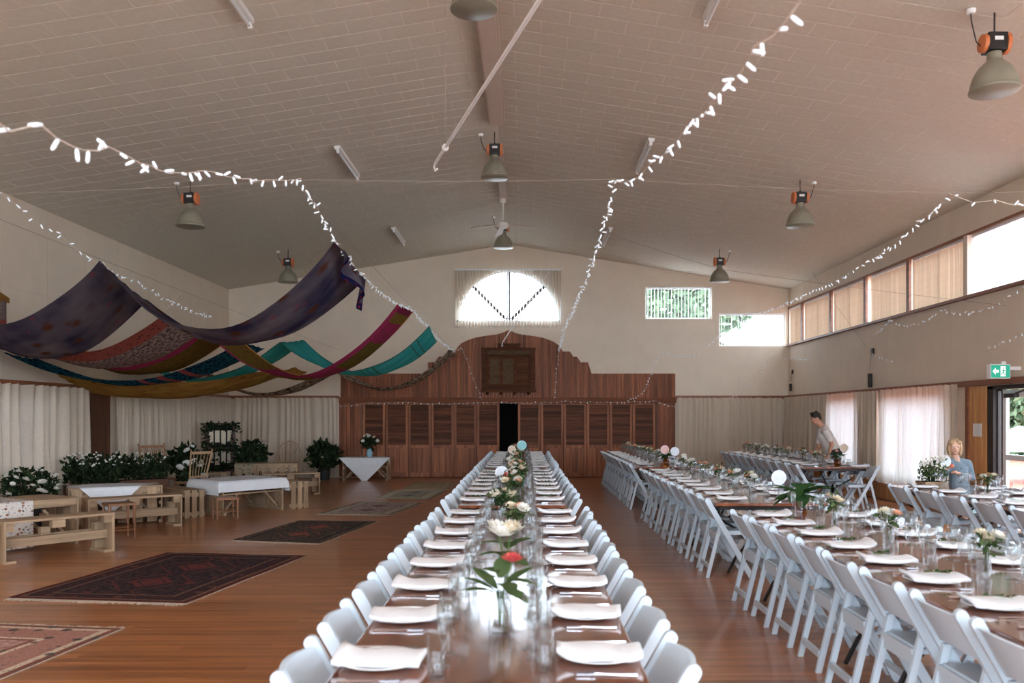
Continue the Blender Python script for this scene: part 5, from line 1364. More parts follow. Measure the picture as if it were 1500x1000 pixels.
# cloths
def cloth_quad(name, label, pts, z, drops, mat, cat='tablecloth', ripple=.012, n=10):
    """pts: four corners on the table top; drops: hang length past each edge (edge i joins i and i+1)"""
    P = [Vector((p[0], p[1], z)) for p in pts]; o = P[0].copy()
    rows = []; e = [(P[1]-P[0]).normalized(), (P[3]-P[0]).normalized()]
    us = [-1]+[k/n for k in range(n+1)]+[2]; vs = us
    def pos(u, v):
        uu = min(1, max(0, u)); vv = min(1, max(0, v))
        p = P[0].lerp(P[1], uu).lerp(P[3].lerp(P[2], uu), vv)
        return p
    def dens(a):
        lo, hi = [], []
        return a
    SU = [(-.999+.25*k) for k in range(4)]+[k/n for k in range(n+1)]+[1+.25*(k+1) for k in range(4)]
    for u in SU:
        r = []
        for v in SU:
            p = pos(u, v); dz = 0; off = Vector((0, 0, 0))
            ou = -u if u < 0 else (u-1 if u > 1 else 0); ov = -v if v < 0 else (v-1 if v > 1 else 0)
            du = drops[3] if u < 0 else drops[1]; dv = drops[0] if v < 0 else drops[2]
            wob = ripple*math.sin((min(1, max(0, v))*17 if ou > 0 else min(1, max(0, u))*17)+3*ou)
            if ou > 0: dz = max(dz, ou*du); off += e[0]*(-1 if u < 0 else 1)*(.012+wob*ou+.03*ou)
            if ov > 0: dz = max(dz, ov*dv); off += e[1]*(-1 if v < 0 else 1)*(.012+wob*ov+.03*ov)
            q = p+off; q.z = z+.004-dz; r.append(q-o)
        rows.append(r)
    return tag(obj(name, G().grid(rows), mat, None, o, smooth='all'), label, cat)
cloth_quad('tablecloth', 'large white cloth draped over the pallet table beside the stool', [(-4.90, 13.72), (-4.11, 14.76), (-4.93, 15.40), (-5.66, 14.38)], .545, [.17, .23, .15, .22], M['table_linen'])
def corner_cloth(label, c, ang, s_, z, edges, mat, ext):
    """square cloth laid cornerwise; edges: list of (point, outward normal) where it folds over"""
    n = 26; rows = []
    for i in range(n+1):
        r = []
        for j in range(n+1):
            x = (i/n-.5)*s_; y = (j/n-.5)*s_
            p = Vector((c[0]+x*math.cos(ang)-y*math.sin(ang), c[1]+x*math.sin(ang)+y*math.cos(ang), z))
            for (ex, ey), (nx, ny) in edges:
                d = (p.x-ex)*nx+(p.y-ey)*ny
                if d > 0:
                    p.x -= nx*(d-.014-.004*math.sin(9*d)); p.y -= ny*(d-.014-.004*math.sin(9*d)); p.z -= d
            r.append(p-Vector((c[0], c[1], z)))
        rows.append(r)
    return tag(obj('tablecloth', G().grid(rows), mat, None, (c[0], c[1], z), smooth='all'), label, 'tablecloth')
def edge_of(p, q):
    d = Vector((q[0]-p[0], q[1]-p[1])).normalized(); return ((p[0], p[1]), (d.y, -d.x))
e2 = edge_of((-6.6, 12.35), (-5.5, 12.98))
pn = Vector(e2[1]); back = Vector((-6.6, 12.35))-pn*.75
corner_cloth('small white cloth laid cornerwise on the slatted pallet table', (-6.25, 12.85), math.radians(30+45), .98, .564, [((e2[0][0]+pn.x*.022, e2[0][1]+pn.y*.022), e2[1]), ((-6.6, 12.35), (-math.cos(math.radians(29.5)), -math.sin(math.radians(29.5)))), ((back.x, back.y), (-pn.x, -pn.y))], M['table_linen'], 0)
corner_cloth('white cloth hanging in a point on the vase table', (-4.0, 21.5), math.radians(45), 1.12, .574, [((-4.5, 21.35), (0, -1)), ((-4.5, 21.97), (0, 1)), ((-3.42, 21.4), (1, 0))], M['table_linen'], 0)
def fl_runner(nd, ln, uv):
    base = srgb(222, 214, 204)
    c = mixc(nd, ln, spots(nd, ln, mapped(nd, ln, uv, (24, 7, 1)), .26, .03), base, srgb(150, 104, 78))
    c = mixc(nd, ln, spots(nd, ln, mapped(nd, ln, uv, (30, 9, 1), (2, 7, 0)), .2, .03), c, srgb(84, 78, 88))
    return mixc(nd, ln, noise(nd, ln, mapped(nd, ln, uv, (60, 20, 1)), .6, .66), c, srgb(110, 96, 80))
M['runner'] = uvmat('floral_runner_cloth', fl_runner, trans=.1)
Lr, ar = frame_between((-6.5, 9.35), (-5.62, 10.78)); cr_, sr_ = math.cos(ar), math.sin(ar)
rows = []
prof = [(.84, .30), (.835, .589), (.7, .589), (.4, .590), (.1, .589), (.0, .589), (-.014, .58), (-.018, .45), (-.014, .30), (-.022, .15), (-.018, .03)]
for (y, z) in prof:
    r = []
    for k in range(9):
        x = .60+.50*k/8; yy_ = y+(.006*math.sin(k*1.7) if y < 0 else 0)
        r.append((x*cr_-yy_*sr_, x*sr_+yy_*cr_, z+.001))
    rows.append(r)
tag(obj('table_runner', G().grid(rows), M['runner'], None, (-6.5, 9.35, 0), smooth='all'), 'floral table runner hanging to the floor over a pallet table', 'runner')
def pt_runner(nd, ln, uv):
    return mixc(nd, ln, spots(nd, ln, mapped(nd, ln, uv, (8, 4, 1)), .3, .05), srgb(150, 134, 110), srgb(94, 98, 84))
M['runner2'] = uvmat('patterned_runner_cloth', pt_runner, trans=.05)
L2, a2 = frame_between((-6.1, 17.95), (-4.85, 18.25)); c2, s2 = math.cos(a2), math.sin(a2)
rows = []
for (y, z) in [(.5, .606), (.1, .606), (-.024, .604), (-.032, .5), (-.03, .40)]:
    rows.append([((.02+.36*k/6)*c2-y*s2, (.02+.36*k/6)*s2+y*c2, z) for k in range(7)])
tag(obj('table_runner', G().grid(rows), M['runner2'], None, (-6.1, 17.95, 0), smooth='all'), 'patterned grey green runner on the long slatted table', 'runner')
# stools
def stool(label, x, y, rot, h=.34, s_=.32):
    t = thing('wooden_stool', label, 'stool', (x, y, 0), rot); k = s_/2
    obj('seat', G().box(-k, k, -k, k, h-.03, h), M['cane'], t)
    for i, (a, b) in enumerate(((-1, -1), (1, -1), (1, 1), (-1, 1))):
        obj('leg', G().tube([(a*(k-.015), b*(k-.015), 0), (a*(k-.02), b*(k-.02), h-.03)], [.014, .018], 8), M['cane'], t)
    for i, (a, b, c, d) in enumerate(((-1, -1, 1, -1), (1, -1, 1, 1), (1, 1, -1, 1), (-1, 1, -1, -1))):
        obj('rung', G().tube([(a*(k-.02), b*(k-.02), .12+.03*(i % 2)), (c*(k-.02), d*(k-.02), .12+.03*(i % 2))], .009, 6), M['cane'], t)
stool('low wooden stool beside the large white tablecloth', -4.70, 13.42, .55, .335, .34)
stool('wooden stool tucked between the two pallet benches', -5.33, 11.22, .7, .47, .34)
# wooden chairs
def spindle_chair(label, x, y, rot, h=1.04, w0=.42, w1=.55, sh=.43, mat='cane', hoop=False, n=9, rock=False, rake=.16):
    t = thing('spindle_chair', label, 'chair', (x, y, 0), rot); m_ = M[mat]
    obj('seat', G().prism([(-.22, -w0/2), (.24, -w0/2-.03), (.24, w0/2+.03), (-.22, w0/2)], lambda p: (p[0], p[1], sh-.03), lambda p: (p[0], p[1], sh)), m_, t)
    for a, b in ((.2, -1), (.2, 1), (-.18, -1), (-.18, 1)):
        obj('leg', G().tube([(a*1.15, b*(w0/2+.01), .0 if not rock else .05), (a, b*(w0/2-.03), sh-.03)], [.014, .019], 8), m_, t)
    for b in (-1, 1): obj('rung', G().tube([(.22, b*(w0/2-.005), .17), (-.2, b*(w0/2-.005), .17)], .010, 6), m_, t)
    obj('rung', G().tube([(.21, -w0/2, .23), (.21, w0/2, .23)], .010, 6), m_, t)
    X = lambda z: -.2-rake*(z-sh)/(h-sh)
    if hoop:
        pts = []
        for k in range(15):
            a = PI*k/14; pts.append((X(sh+(h-sh)*max(0, math.sin(a))**.6), -w1/2*math.cos(a)*(1 if 0 < k < 14 else w0/w1), sh+(h-sh)*max(0, math.sin(a))**.6))
        obj('back_hoop', G().tube(pts, .012, 8), m_, t)
    else:
        for b in (-1, 1): obj('back_post', G().tube([(X(sh), b*w0/2, sh-.02), (X(h+.03), b*w1/2, h+.03)], [.018, .014], 8), m_, t)
        obj('top_rail', G().bar((X(h-.03), -w1/2, h-.03), (X(h-.03), w1/2, h-.03), .022, .05), m_, t)
        zl = sh+.10; obj('lower_rail', G().bar((X(zl), -w0/2, zl), (X(zl), w0/2, zl), .018, .03), m_, t)
    for k in range(n):
        u = (k+.5)/n*2-1; zt = h-.04 if not hoop else sh+(h-sh)*(1-abs(u)**2.6)**.5-.01
        obj('spindle', G().tube([(X(sh+.01), u*(w0/2-.03), sh), (X(zt), u*(w1/2-.03), zt)], .007, 6), m_, t)
    if rock:
        for b in (-1, 1): obj('rocker', G().tube([(.42, b*(w0/2+.01), .07), (.22, b*(w0/2+.01), .03), (0, b*(w0/2+.01), .015), (-.22, b*(w0/2+.01), .03), (-.48, b*(w0/2+.01), .09)], .015, 8), m_, t)
spindle_chair('high backed spindle chair by the daisy planters', -6.95, 16.3, -.75, 1.05, .44, .50, rake=.2, n=11)
spindle_chair('fan backed wooden chair beside the white hydrangeas', -6.0, 15.35, 2.5, .99, .30, .42, mat='cane_pale', n=5, rake=.14)
spindle_chair('pale hoop backed chair before the gable curtain', -5.35, 19.2, -1.5, 1.04, .44, .56, mat='cane_pale', hoop=True, n=9)

# ================================================================== PLANTS
def planter(label, x, y, z, foliage_r, h, mat, n, leaf, blooms, bl, pot, seed, lift=.0, rot=0, size=.09, upright=False):
    rr = random.Random(seed); t = thing('potted_plant', label, 'plant', (x, y, z), rot)
    if pot[0] == 'pot': obj('pot', G().lathe([(.001, 0), (pot[1]*.75, 0), (pot[1], pot[2]), (pot[1]*.9, pot[2]), (pot[1]*.85, pot[2]-.03), (.001, pot[2]-.03)], 18), M[pot[3]], t, smooth=True)
    else: obj('trough', G().box(-pot[1], pot[1], -.12, .12, 0, pot[2]).box(-pot[1]-.01, pot[1]+.01, -.13, .13, pot[2]-.03, pot[2]), M[pot[3]], t)
    ph = pot[2]
    c = (0, 0, ph+h*.5); r = (foliage_r[0], foliage_r[1], h*.55)
    g = G()
    for k in range(14):
        a = rr.uniform(0, 6.28); q = (r[0]*.7*math.cos(a)*rr.random(), r[1]*.7*math.sin(a)*rr.random())
        g.tube([(q[0]*.3, q[1]*.3, ph-.03), (q[0], q[1], ph+h*.7)], .006, 4)
    obj('stems', g, M['bark'] if not upright else M['leaf_dark'], t)
    def shp(q): 
        if upright: return (q.uniform(-r[0], r[0]), q.uniform(-r[1], r[1]), ph+h*min(q.uniform(0, 1.1), q.uniform(.3, 1.02)))
        return ellp(c, r, q, .35)
    obj('foliage', foliage(n, shp, size, rr, .5 if not upright else 1.6), M[leaf], t, fix=False)
    for k in range(blooms):
        if upright: p = (rr.uniform(-r[0], r[0]), -r[1]*rr.uniform(-.3, 1.1), ph+h*rr.uniform(.62, 1.12))
        else:
            while True:
                p = ellp(c, (r[0]*1.02, r[1]*1.02, r[2]*1.05), rr, .92)
                if p[2] > ph+h*.25 and p[1] < r[1]*.4: break
        o = link('bloom', BL[bl], t, p, (rr.uniform(-.2, .9), rr.uniform(-.4, .4), rr.uniform(0, 6)))
        s_ = rr.uniform(.8, 1.3); 
        if bl == 'white' and blooms < 8: s_ *= 1.7
        if upright: s_ *= 1.25
        o.scale = (s_, s_, s_)
    return t
planter('pot of large white flowers behind the floral runner table', -7.1, 12.25, 0, (.40, .34), .46, None, 700, 'leaf_dark', 22, 'white', ('pot', .24, .36, 'pot'), 1)
def stand(label, x0, x1, y0, y1, h):
    t = thing('low_stand', label, 'stand', ((x0+x1)/2, (y0+y1)/2, 0)); a, b = (x1-x0)/2, (y1-y0)/2
    obj('top', G().box(-a, a, -b, b, h-.03, h), M['pallet'], t)
    for i in (-1, 1):
        for j in (-1, 1): obj('leg', G().box(i*(a-.05)-.03, i*(a-.05)+.03, j*(b-.05)-.03, j*(b-.05)+.03, 0, h-.03), M['pallet_v'], t)
stand('low timber stand holding the two daisy planters', -7.5, -6.4, 13.6, 15.75, .32)
planter('trough of small white daisies before the dark boards', -7.15, 14.15, .32, (.42, .17), .46, None, 1100, 'leaf_dark', 52, 'daisy', ('trough', .42, .16, 'terracotta'), 2, rot=.75, size=.085, upright=True)
planter('trough of white daisies before the spindle chair', -6.85, 15.2, .32, (.46, .17), .42, None, 1100, 'leaf_dark', 42, 'daisy', ('trough', .46, .16, 'terracotta'), 3, rot=.7, size=.085, upright=True)
planter('dark leaved plant with a white hydrangea head behind the spindle chair', -7.0, 17.6, 0, (.34, .3), .62, None, 420, 'leaf_dark', 5, 'white', ('pot', .2, .34, 'pot'), 4, size=.17)
planter('hydrangea with large white heads beside the fan backed chair', -6.3, 16.1, 0, (.24, .24), .44, None, 260, 'leaf_dark', 6, 'white', ('pot', .16, .28, 'pot'), 5, size=.13)
planter('dark bushy plant beside the ivy covered frame', -6.1, 19.1, 0, (.36, .3), .62, None, 480, 'leaf_dark', 3, 'daisy', ('pot', .22, .40, 'pot'), 6, size=.15)
planter('big dark leaved plant in a black pot at the curtain edge', -5.05, 21.5, 0, (.42, .34), .66, None, 560, 'leaf_dark', 5, 'cream', ('pot', .17, .26, 'pot'), 7, size=.16)
planter('box of white wildflowers standing on the garden door table by the girl', 4.92, 10.3, ZT, (.15, .10), .25, None, 260, 'leaf', 30, 'daisy', ('trough', .13, .07, 'pallet'), 8, size=.05, upright=True)
vs_ = thing('flower_vase', 'pale blue vase of cream roses on the side table', 'vase', (bx(541)*21.6/YB, 21.62, .577))
obj('vase', G().lathe([(.001, 0), (.045, 0), (.075, .05), (.08, .10), (.06, .16), (.035, .20), (.042, .235), (.036, .235), (.03, .2), (.05, .16), (.07, .1), (.001, .02)], 20), plain('blue_vase', srgb(150, 186, 200), .3, .08, 10), vs_, smooth=True)
rr = random.Random(9)
obj('foliage', foliage(260, lambda q: ellp((0, 0, .36), (.22, .16, .16), q, .2), .10, rr), M['leaf_dark'], vs_, fix=False)
for k in range(9):
    a = 2.4*k; p = (.19*math.sqrt(k/9)*math.cos(a)*1.2, -.08+.1*math.sin(a)*math.sqrt(k/9), .40+rr.uniform(-.02, .16)); o = link('bloom', BL['cream' if k % 2 else 'white'], vs_, p, (.8, 0, a)); o.scale = (1.1,)*3
# ivy covered frame with paper cards
iv = thing('seating_chart', 'dark frame with paper cards overgrown with ivy before the curtain', 'frame', (-6.98, 19.6, 0), .12)
z0, z1, hw = .34, 1.46, .33
for a in ((-hw, -hw+.05, z0, z1), (hw-.05, hw, z0, z1)): obj('frame_bar', G().box(a[0], a[1], -.03, .01, a[2], a[3]), M['pilaster'], iv)
for a in ((z0, z0+.06), (z1-.06, z1), (.86, .90)): obj('frame_bar', G().box(-hw+.05, hw-.05, -.028, .008, a[0], a[1]), M['pilaster'], iv)
obj('backing', G().box(-hw+.04, hw-.04, .008, .02, z0+.02, z1-.02), M['black'], iv)
for s_ in (-1, 1): obj('leg', G().bar((s_*.25, -.05, 0), (s_*.25, .0, z1-.3), .04, .03), M['pilaster'], iv)
obj('back_leg', G().bar((0, .4, 0), (0, .02, z1-.2), .04, .03), M['pilaster'], iv)
M['card'] = plain('paper_card', srgb(206, 190, 166), .8, .12, 30)
for r_ in range(2):
    for k in range(4):
        x = -.205+.137*k; z = 1.30-.47*r_; obj('paper_card', G().box(x-.05, x+.05, -.006, .006, z-.34+.05*((k*3+r_) % 2), z-.02), M['card'], iv)
rr = random.Random(12)
def ivy(q):
    s_ = q.random()
    if s_ < .25: return (q.uniform(-hw, hw+.05), q.uniform(-.08, -.03), z1-.02-abs(q.gauss(0, .07)))
    if s_ < .4: return (-hw+.03+q.gauss(0, .05), q.uniform(-.08, -.03), q.uniform(z0, z1))
    if s_ < .55: return (hw+q.gauss(.0, .06), q.uniform(-.08, -.02), q.uniform(z0+.3, z1))
    if s_ < .75: return (q.uniform(-hw, hw+.05), q.uniform(-.09, -.03), .88+q.gauss(0, .06))
    return (q.uniform(-hw-.1, hw+.2), q.uniform(-.2, -.03), z0+.06+abs(q.gauss(0, .08)))
obj('ivy', foliage(620, ivy, .10, rr, -.3), M['leaf_dark'], iv, fix=False)

# ================================================================== DOOR SIDE DETAILS
ex = thing('exit_sign', 'green illuminated exit sign with white arrow and running figure', 'sign', (6.62, 11.9, 2.13), .12)
M['exit_green'] = emit_mat('exit_green', srgb(40, 168, 140), .25); M['exit_white'] = emit_mat('exit_white', (1, 1, 1, 1), .3)
obj('case', G().box(-.15, .15, -.03, .05, 0, .2), M['white_plastic'], ex)
obj('face', G().box(-.14, .14, -.034, -.029, .012, .188), M['exit_green'], ex)
obj('arrow', G().prism([(-.12, .1), (-.075, .15), (-.075, .118), (-.03, .118), (-.03, .082), (-.075, .082), (-.075, .05)], lambda p: (p[0], -.036, p[1]), lambda p: (p[0], -.033, p[1])), M['exit_white'], ex)
g = G().box(.0, .075, -.0355, -.0335, .03, .17); obj('doorway', g, M['exit_white'], ex)
g = G(); f_ = lambda pts, wd: [g.bar((a[0], -.037, a[1]), (b[0], -.037, b[1]), .002, wd, (0, 1, 0)) if 0 else g.bar((a[0], -.037, a[1]), (b[0], -.037, b[1]), wd, .002, (0, 1, 0)) for a, b in zip(pts[:-1], pts[1:])]
f_([(.042, .125), (.035, .085)], .018); f_([(.035, .085), (.016, .068), (.012, .045)], .011); f_([(.035, .085), (.052, .066), (.062, .05)], .011); f_([(.042, .12), (.02, .112), (.012, .098)], .008); f_([(.042, .12), (.058, .105), (.068, .11)], .008)
g.lathe([(.001, 0), (.001, 0)], 3); g.ell((.046, -.037, .145), .011, .002, .011, 10, 6); obj('running_figure', g, M['exit_green'], ex)
obj('bracket', G().box(.15, .335, -.0, .03, .12, .17).box(.04, .1, -.01, .03, .2, .24), M['white_plastic'], ex)
nt_ = thing('wall_notice', 'small white square notice on the tan boards', 'notice', (XR-.04, 13.03, 1.30))
obj('card', G().box(-.006, 0, -.11, .11, 0, .19), M['white_plastic'], nt_)
obj('frame', G().box(-.008, .0, -.115, -.105, -.005, .195).box(-.008, .0, .105, .115, -.005, .195).box(-.008, 0, -.105, .105, -.005, .005).box(-.008, 0, -.105, .105, .185, .195), M['white_frame'], nt_)
# ================================================================== PEOPLE
def merged(name, g, mat, parent, voxel, loc=None):
    o = obj(name, g, None, parent, loc, fix=True)
    md = o.modifiers.new('merge', 'REMESH'); md.mode = 'VOXEL'; md.voxel_size = voxel; md.use_smooth_shade = True
    sm = o.modifiers.new('soft', 'SMOOTH'); sm.iterations = 4; sm.factor = .5
    bpy.context.view_layer.update()
    dg = bpy.context.evaluated_depsgraph_get(); me = bpy.data.meshes.new_from_object(o.evaluated_get(dg))
    o.modifiers.clear(); o.data = me; me.materials.clear(); me.materials.append(mat)
    me.polygons.foreach_set('use_smooth', [True]*len(me.polygons))
    return o
def head(g, c, s_, fwd, up):
    """s_: head height; fwd: gaze direction"""
    f = Vector(fwd).normalized(); u = (Vector(up)-f*Vector(up).dot(f)).normalized(); r = f.cross(u)
    rot = Matrix((r, f, u)).transposed(); C_ = Vector(c)
    L = lambda x, y, z: C_+rot @ Vector((x*s_, y*s_, z*s_))
    g.ell(L(0, -.06, .10), .335*s_, .41*s_, .40*s_, 16, 10, rot)
    g.ell(L(0, .07, -.14), .27*s_, .30*s_, .34*s_, 14, 10, rot)
    g.ell(L(0, .17, -.36), .13*s_, .13*s_, .11*s_, 10, 8, rot)
    g.limb([L(0, .34, .05), L(0, .42, -.10)], [.035*s_, .062*s_], 8)
    g.ell(L(-.05, .385, -.12), .045*s_, .04*s_, .035*s_, 8, 6, rot); g.ell(L(.05, .385, -.12), .045*s_, .04*s_, .035*s_, 8, 6, rot)
    g.ell(L(0, .325, -.25), .10*s_, .05*s_, .035*s_, 10, 6, rot)
    for q in (-1, 1):
        g.ell(L(q*.33, -.06, -.02), .045*s_, .09*s_, .12*s_, 8, 6, rot)
        g.ell(L(q*.14, .31, .085), .11*s_, .06*s_, .035*s_, 8, 6, rot)
    return L, rot
def hand(g, wrist, d, palm_n, s_, curl=.5, side=1):
    d = Vector(d).normalized(); n = (Vector(palm_n)-d*Vector(palm_n).dot(d)).normalized(); a = d.cross(n)*side; w_ = Vector(wrist)
    g.limb([w_, w_+d*.035*s_, w_+d*.075*s_], [.024*s_, .03*s_, .034*s_], 8)
    g.limb([w_+d*.03*s_+a*.022*s_, w_+d*.08*s_+a*.026*s_], [.014*s_, .013*s_], 8); g.limb([w_+d*.03*s_-a*.022*s_, w_+d*.078*s_-a*.028*s_], [.014*s_, .013*s_], 8)
    for k, L in enumerate((.068, .078, .072, .055)):
        b = w_+d*.085*s_+a*(.032-.0215*k)*s_; p = [b]; ang = curl*.35
        for j in range(3):
            b = b+(d*math.cos(ang)+n*math.sin(ang))*L*s_*(.45, .32, .23)[j]; p.append(b); ang += curl*.8
        g.limb(p, [.0092*s_, .0088*s_, .008*s_, .007*s_], 7)
    b = w_+d*.03*s_+a*.03*s_
    g.limb([b, b+(d*.7+a*.6+n*.25)*.035*s_, b+(d*1.0+a*.65+n*.55)*.06*s_], [.013*s_, .011*s_, .009*s_], 7)
M['skin'] = plain('skin', srgb(190, 138, 112), .55, .05, 20)
M['skin_fair'] = plain('fair_skin', srgb(218, 172, 148), .55, .05, 20)
M['hair_dark'] = plain('dark_hair', srgb(40, 28, 22), .6, .25, 60, stretch=(1, 1, .3))
M['hair_blond'] = plain('blond_hair', srgb(176, 146, 108), .55, .22, 50, stretch=(1, 1, .25))
M['tee'] = plain('pale_grey_tee', srgb(206, 198, 190), .85, .06, 18, bump=.2)
M['trousers'] = plain('dark_trousers', srgb(40, 38, 40), .85, .1, 20)
M['cardigan'] = plain('blue_cardigan', srgb(124, 146, 160), .9, .06, 60, bump=.4, bscale=200)
M['skirt'] = plain('printed_skirt', srgb(150, 180, 182), .85, .3, 40)
M['eye_white'] = plain('eye_white', srgb(230, 228, 224), .3, .02, 5); M['eye_dark'] = plain('eye_iris', srgb(40, 34, 32), .2, .05, 5); M['lips'] = plain('lips', srgb(176, 96, 90), .5, .05, 10)
def eyes(L, rot, s_, par, loc):
    for q in (-1, 1):
        c = L(q*.14, .335, .02); g = G().ell(c-loc, .062*s_, .03*s_, .032*s_, 10, 6, rot); e = obj('eye', g, M['eye_white'], par, smooth='all')
        obj('iris', G().ell(L(q*.14, .36, .02)-loc, .03*s_, .012*s_, .03*s_, 10, 6, rot), M['eye_dark'], e, smooth='all')
    obj('lips', G().ell(L(0, .362, -.25)-loc, .085*s_, .02*s_, .024*s_, 10, 6, rot), M['lips'], par, smooth='all')
# --- man leaning over the window row, facing the aisle
mo = Vector((6.02, 16.6, 0)); K = 16.6/F
man = thing('person', 'young person in a pale tee leaning over the window row table', 'person', mo)
def mp_(x, y, dy=0): p = at_y(x, y, 16.6); return Vector((p.x-mo.x, dy, p.z))
g = G()
hip = Vector((0, 0, .93)); chest = mp_(1207, 635); neck = mp_(1203, 624); hd = mp_(1194.5, 613)
L, rot = head(g, hd, .235, (-1, 0, -.42), (-.35, 0, 1))
g.limb([neck+Vector((.03, 0, -.02)), hd+Vector((.035, 0, -.06))], [.06, .055], 12)
g.limb([hip+Vector((.0, 0, -.02)), hip.lerp(chest, .5), chest, neck+Vector((.03, 0, -.05))], [.13, .115, .125, .075], 14)
for s_ in (-1, 1):
    g.limb([hip+Vector((0, s_*.09, -.03)), (.01, s_*.10, .50), (.045, s_*.10, .09)], [.092, .06, .042], 12)
    g.limb([(.05, s_*.10, .045), (-.05, s_*.105, .035), (-.14, s_*.11, .03)], [.042, .04, .03], 10)
shl = chest+Vector((-.02, -.16, .045)); shr = chest+Vector((-.02, .16, .045))
elb_l = mp_(1213.5, 650, -.2); wr_l = mp_(1209, 665, -.18)
g.limb([chest+Vector((-.01, -.08, .05)), shl, elb_l, wr_l], [.07, .054, .041, .027], 10)
hand(g, wr_l, wr_l-elb_l, (0, 1, 0), 1.0, .5, -1)
elb_r = mp_(1203.5, 656, .16); wr_r = mp_(1193.5, 660.5, .06)
g.limb([chest+Vector((-.01, .08, .05)), shr, elb_r, wr_r], [.07, .054, .041, .027], 10)
hand(g, wr_r, (-.95, -.1, -.3), (0, -.3, -1), 1.0, .7, 1)
merged('body', g, M['skin'], man, .0075)
eyes(lambda *a: L(*a), rot, .235, man, Vector((0, 0, 0)))
g = G(); g.limb([hip+Vector((.005, -.02, -.09)), hip+Vector((.0, .02, -.02)), hip.lerp(chest, .5), chest, neck+Vector((.045, 0, -.05))], [.152, .156, .142, .145, .09], 16)
for s_ in (-1, 1): g.limb([neck+Vector((.035, s_*.03, -.035)), chest+Vector((-.01, s_*.12, .085))], [.062, .062], 12)
for s_, e_, sh_ in ((-1, elb_l, shl), (1, elb_r, shr)): g.limb([chest+Vector((-.01, s_*.08, .05)), sh_, sh_.lerp(e_, .62)], [.085, .072, .064], 12)
merged('tee_shirt', g, M['tee'], man, .010)
g = G(); g.limb([hip+Vector((0, -.03, -.05)), hip+Vector((0, .03, -.05))], [.15, .15], 14)
for s_ in (-1, 1): g.limb([hip+Vector((0, s_*.085, -.06)), (.01, s_*.10, .50), (.045, s_*.10, .08)], [.108, .08, .066], 12)
merged('trousers', g, M['trousers'], man, .012)
g = G()
for a in ((0, -.10, .18, .37, .42, .36), (0, -.02, .30, .31, .29, .20), (0, -.30, .0, .28, .2, .3), (.2, -.12, .08, .14, .24, .2), (-.2, -.12, .08, .14, .24, .2)):
    g.ell(L(a[0], a[1], a[2]), a[3]*.235, a[4]*.235, a[5]*.235, 14, 8, rot)
rr = random.Random(4)
for k in range(26): g.ell(L(rr.uniform(-.25, .25), rr.uniform(-.3, .2), .47+rr.uniform(-.06, .06)), .06*.235*1.6, .08*.235*1.6, .05*.235*1.6, 8, 6, rot)
merged('hair', g, M['hair_dark'], man, .006)
# --- girl standing at the end of the garden door table
go_ = Vector((5.64, 11.1, 0)); girl = thing('person', 'blond child in a pale blue cardigan standing by the curtain', 'person', go_)
def gp(x, y, dy=0): p = at_y(x, y, 11.1+dy); return Vector((p.x-go_.x, dy, p.z))
g = G(); hd = gp(1398.5, 654.5, 0); hs = .205
L, rot = head(g, hd, hs, (-.32, -1, -.05), (0, 0, 1))
neck = gp(1402, 671)+Vector((0, .02, 0)); hip = Vector((.02, .02, .68)); chest = Vector((.015, .015, .93))
g.limb([neck+Vector((0, 0, -.03)), hd+Vector((.01, .02, -.04))], [.042, .042], 10)
g.limb([hip, (.02, .02, .8), chest, neck+Vector((0, 0, -.04))], [.105, .092, .098, .05], 14)
for s_ in (-1, 1):
    g.limb([hip+Vector((s_*.06, 0, -.03)), (.02+s_*.065, .0, .36), (.02+s_*.065, .03, .07)], [.07, .047, .034], 10)
    g.limb([(.02+s_*.065, .03, .035), (.02+s_*.07, -.08, .03), (.02+s_*.075, -.11, .027)], [.035, .032, .025], 8)
sl = chest+Vector((-.118, 0, .055)); sr = chest+Vector((.118, 0, .055))
el, er = Vector((-.185, -.0, .82)), Vector((.185, -.0, .80)); wl_, wr2 = gp(1387, 687, -.14), gp(1404, 693, -.13)
g.limb([chest+Vector((-.06, 0, .05)), sl, el, wl_], [.045, .038, .032, .022], 10)
g.limb([chest+Vector((.06, 0, .05)), sr, er, wr2], [.045, .038, .032, .022], 10)
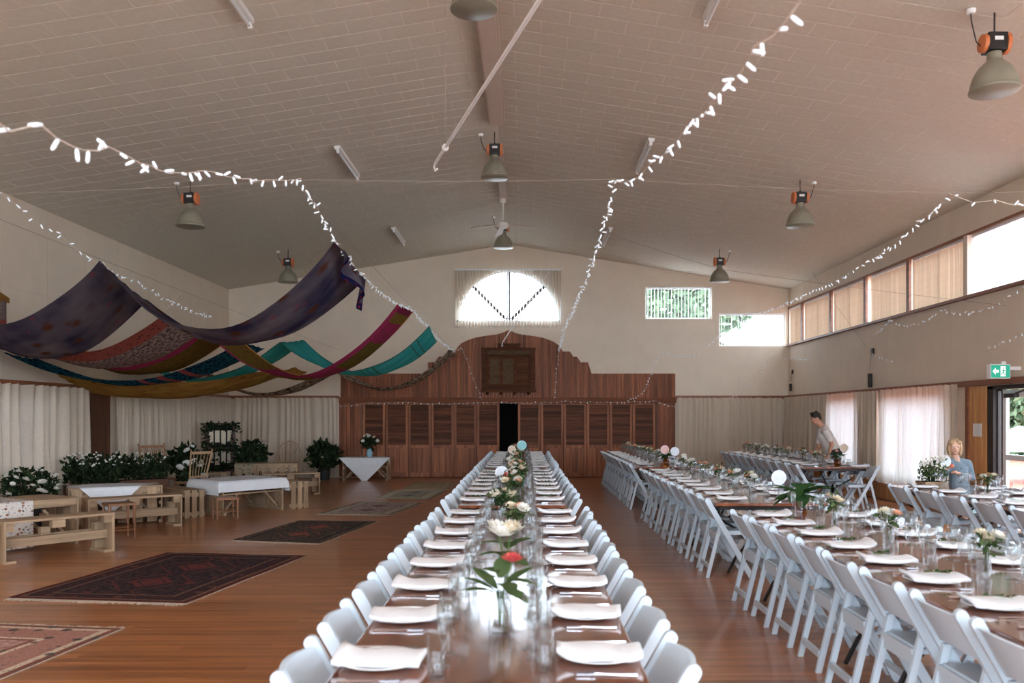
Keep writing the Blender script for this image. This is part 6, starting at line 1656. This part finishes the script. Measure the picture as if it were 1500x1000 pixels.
hand(g, wl_, (.35, -.25, .6), (.8, -.2, -.5), .72, .9, -1); hand(g, wr2, (-.8, -.2, .25), (-.3, .2, -1), .72, .8, 1)
merged('body', g, M['skin_fair'], girl, .006)
eyes(lambda *a: L(*a), rot, hs, girl, Vector((0, 0, 0)))
g = G(); g.limb([(.02, .02, .70), (.02, .02, .8), chest, neck+Vector((0, .01, -.06))], [.125, .112, .115, .066], 14)
for s_, p_ in ((-1, sl), (1, sr)): g.limb([neck+Vector((s_*.025, .012, -.035)), p_+Vector((0, 0, .005))], [.044, .056], 12)
g.limb([sl, el, el.lerp(wl_, .85)], [.058, .047, .035], 10); g.limb([sr, er, er.lerp(wr2, .85)], [.058, .047, .035], 10)
cd = merged('cardigan', g, M['cardigan'], girl, .008)
for k in range(4): obj('button', G().ell((.0-.012+.002*k, -.10+.002*k, .93-.055*k), .008, .005, .008, 8, 6), M['leaf_deep'], cd)
g = G().lathe([(.11, .40), (.125, .32), (.16, .16), (.205, 0), (.198, 0), (.15, .16), (.11, .32), (.095, .40)], 28)
obj('skirt', G().add([(v[0]*(1+.04*math.sin(9*math.atan2(v[1], v[0]))*(1-v[2]/.4))+.02, v[1]*(1+.04*math.sin(9*math.atan2(v[1], v[0]))*(1-v[2]/.4))+.02, v[2]+.36) for v in g.v], g.f), M['skirt'], girl, smooth=True)
g = G()
for a in ((0, -.14, .20, .40, .42, .36), (0, -.32, -.15, .38, .22, .42), (.33, -.08, -.12, .13, .28, .40), (-.33, -.08, -.12, .13, .28, .40), (.30, .10, -.35, .10, .12, .2), (-.30, .08, -.35, .10, .12, .2), (.2, .12, .30, .22, .22, .16), (-.2, .12, .30, .22, .22, .16)):
    g.ell(L(a[0], a[1], a[2]), a[3]*hs, a[4]*hs, a[5]*hs, 14, 8, rot)
merged('hair', g, M['hair_blond'], girl, .006)
pch = (wl_+wr2)/2
tag(obj('peach', G().ell((0, 0, 0), .033, .033, .031, 12, 8), plain('peach_skin', srgb(206, 110, 84), .6, .15, 12), None, go_+wl_+Vector((.035, -.045, .045)), smooth='all'), 'reddish fruit held in the hands of the child', 'fruit')
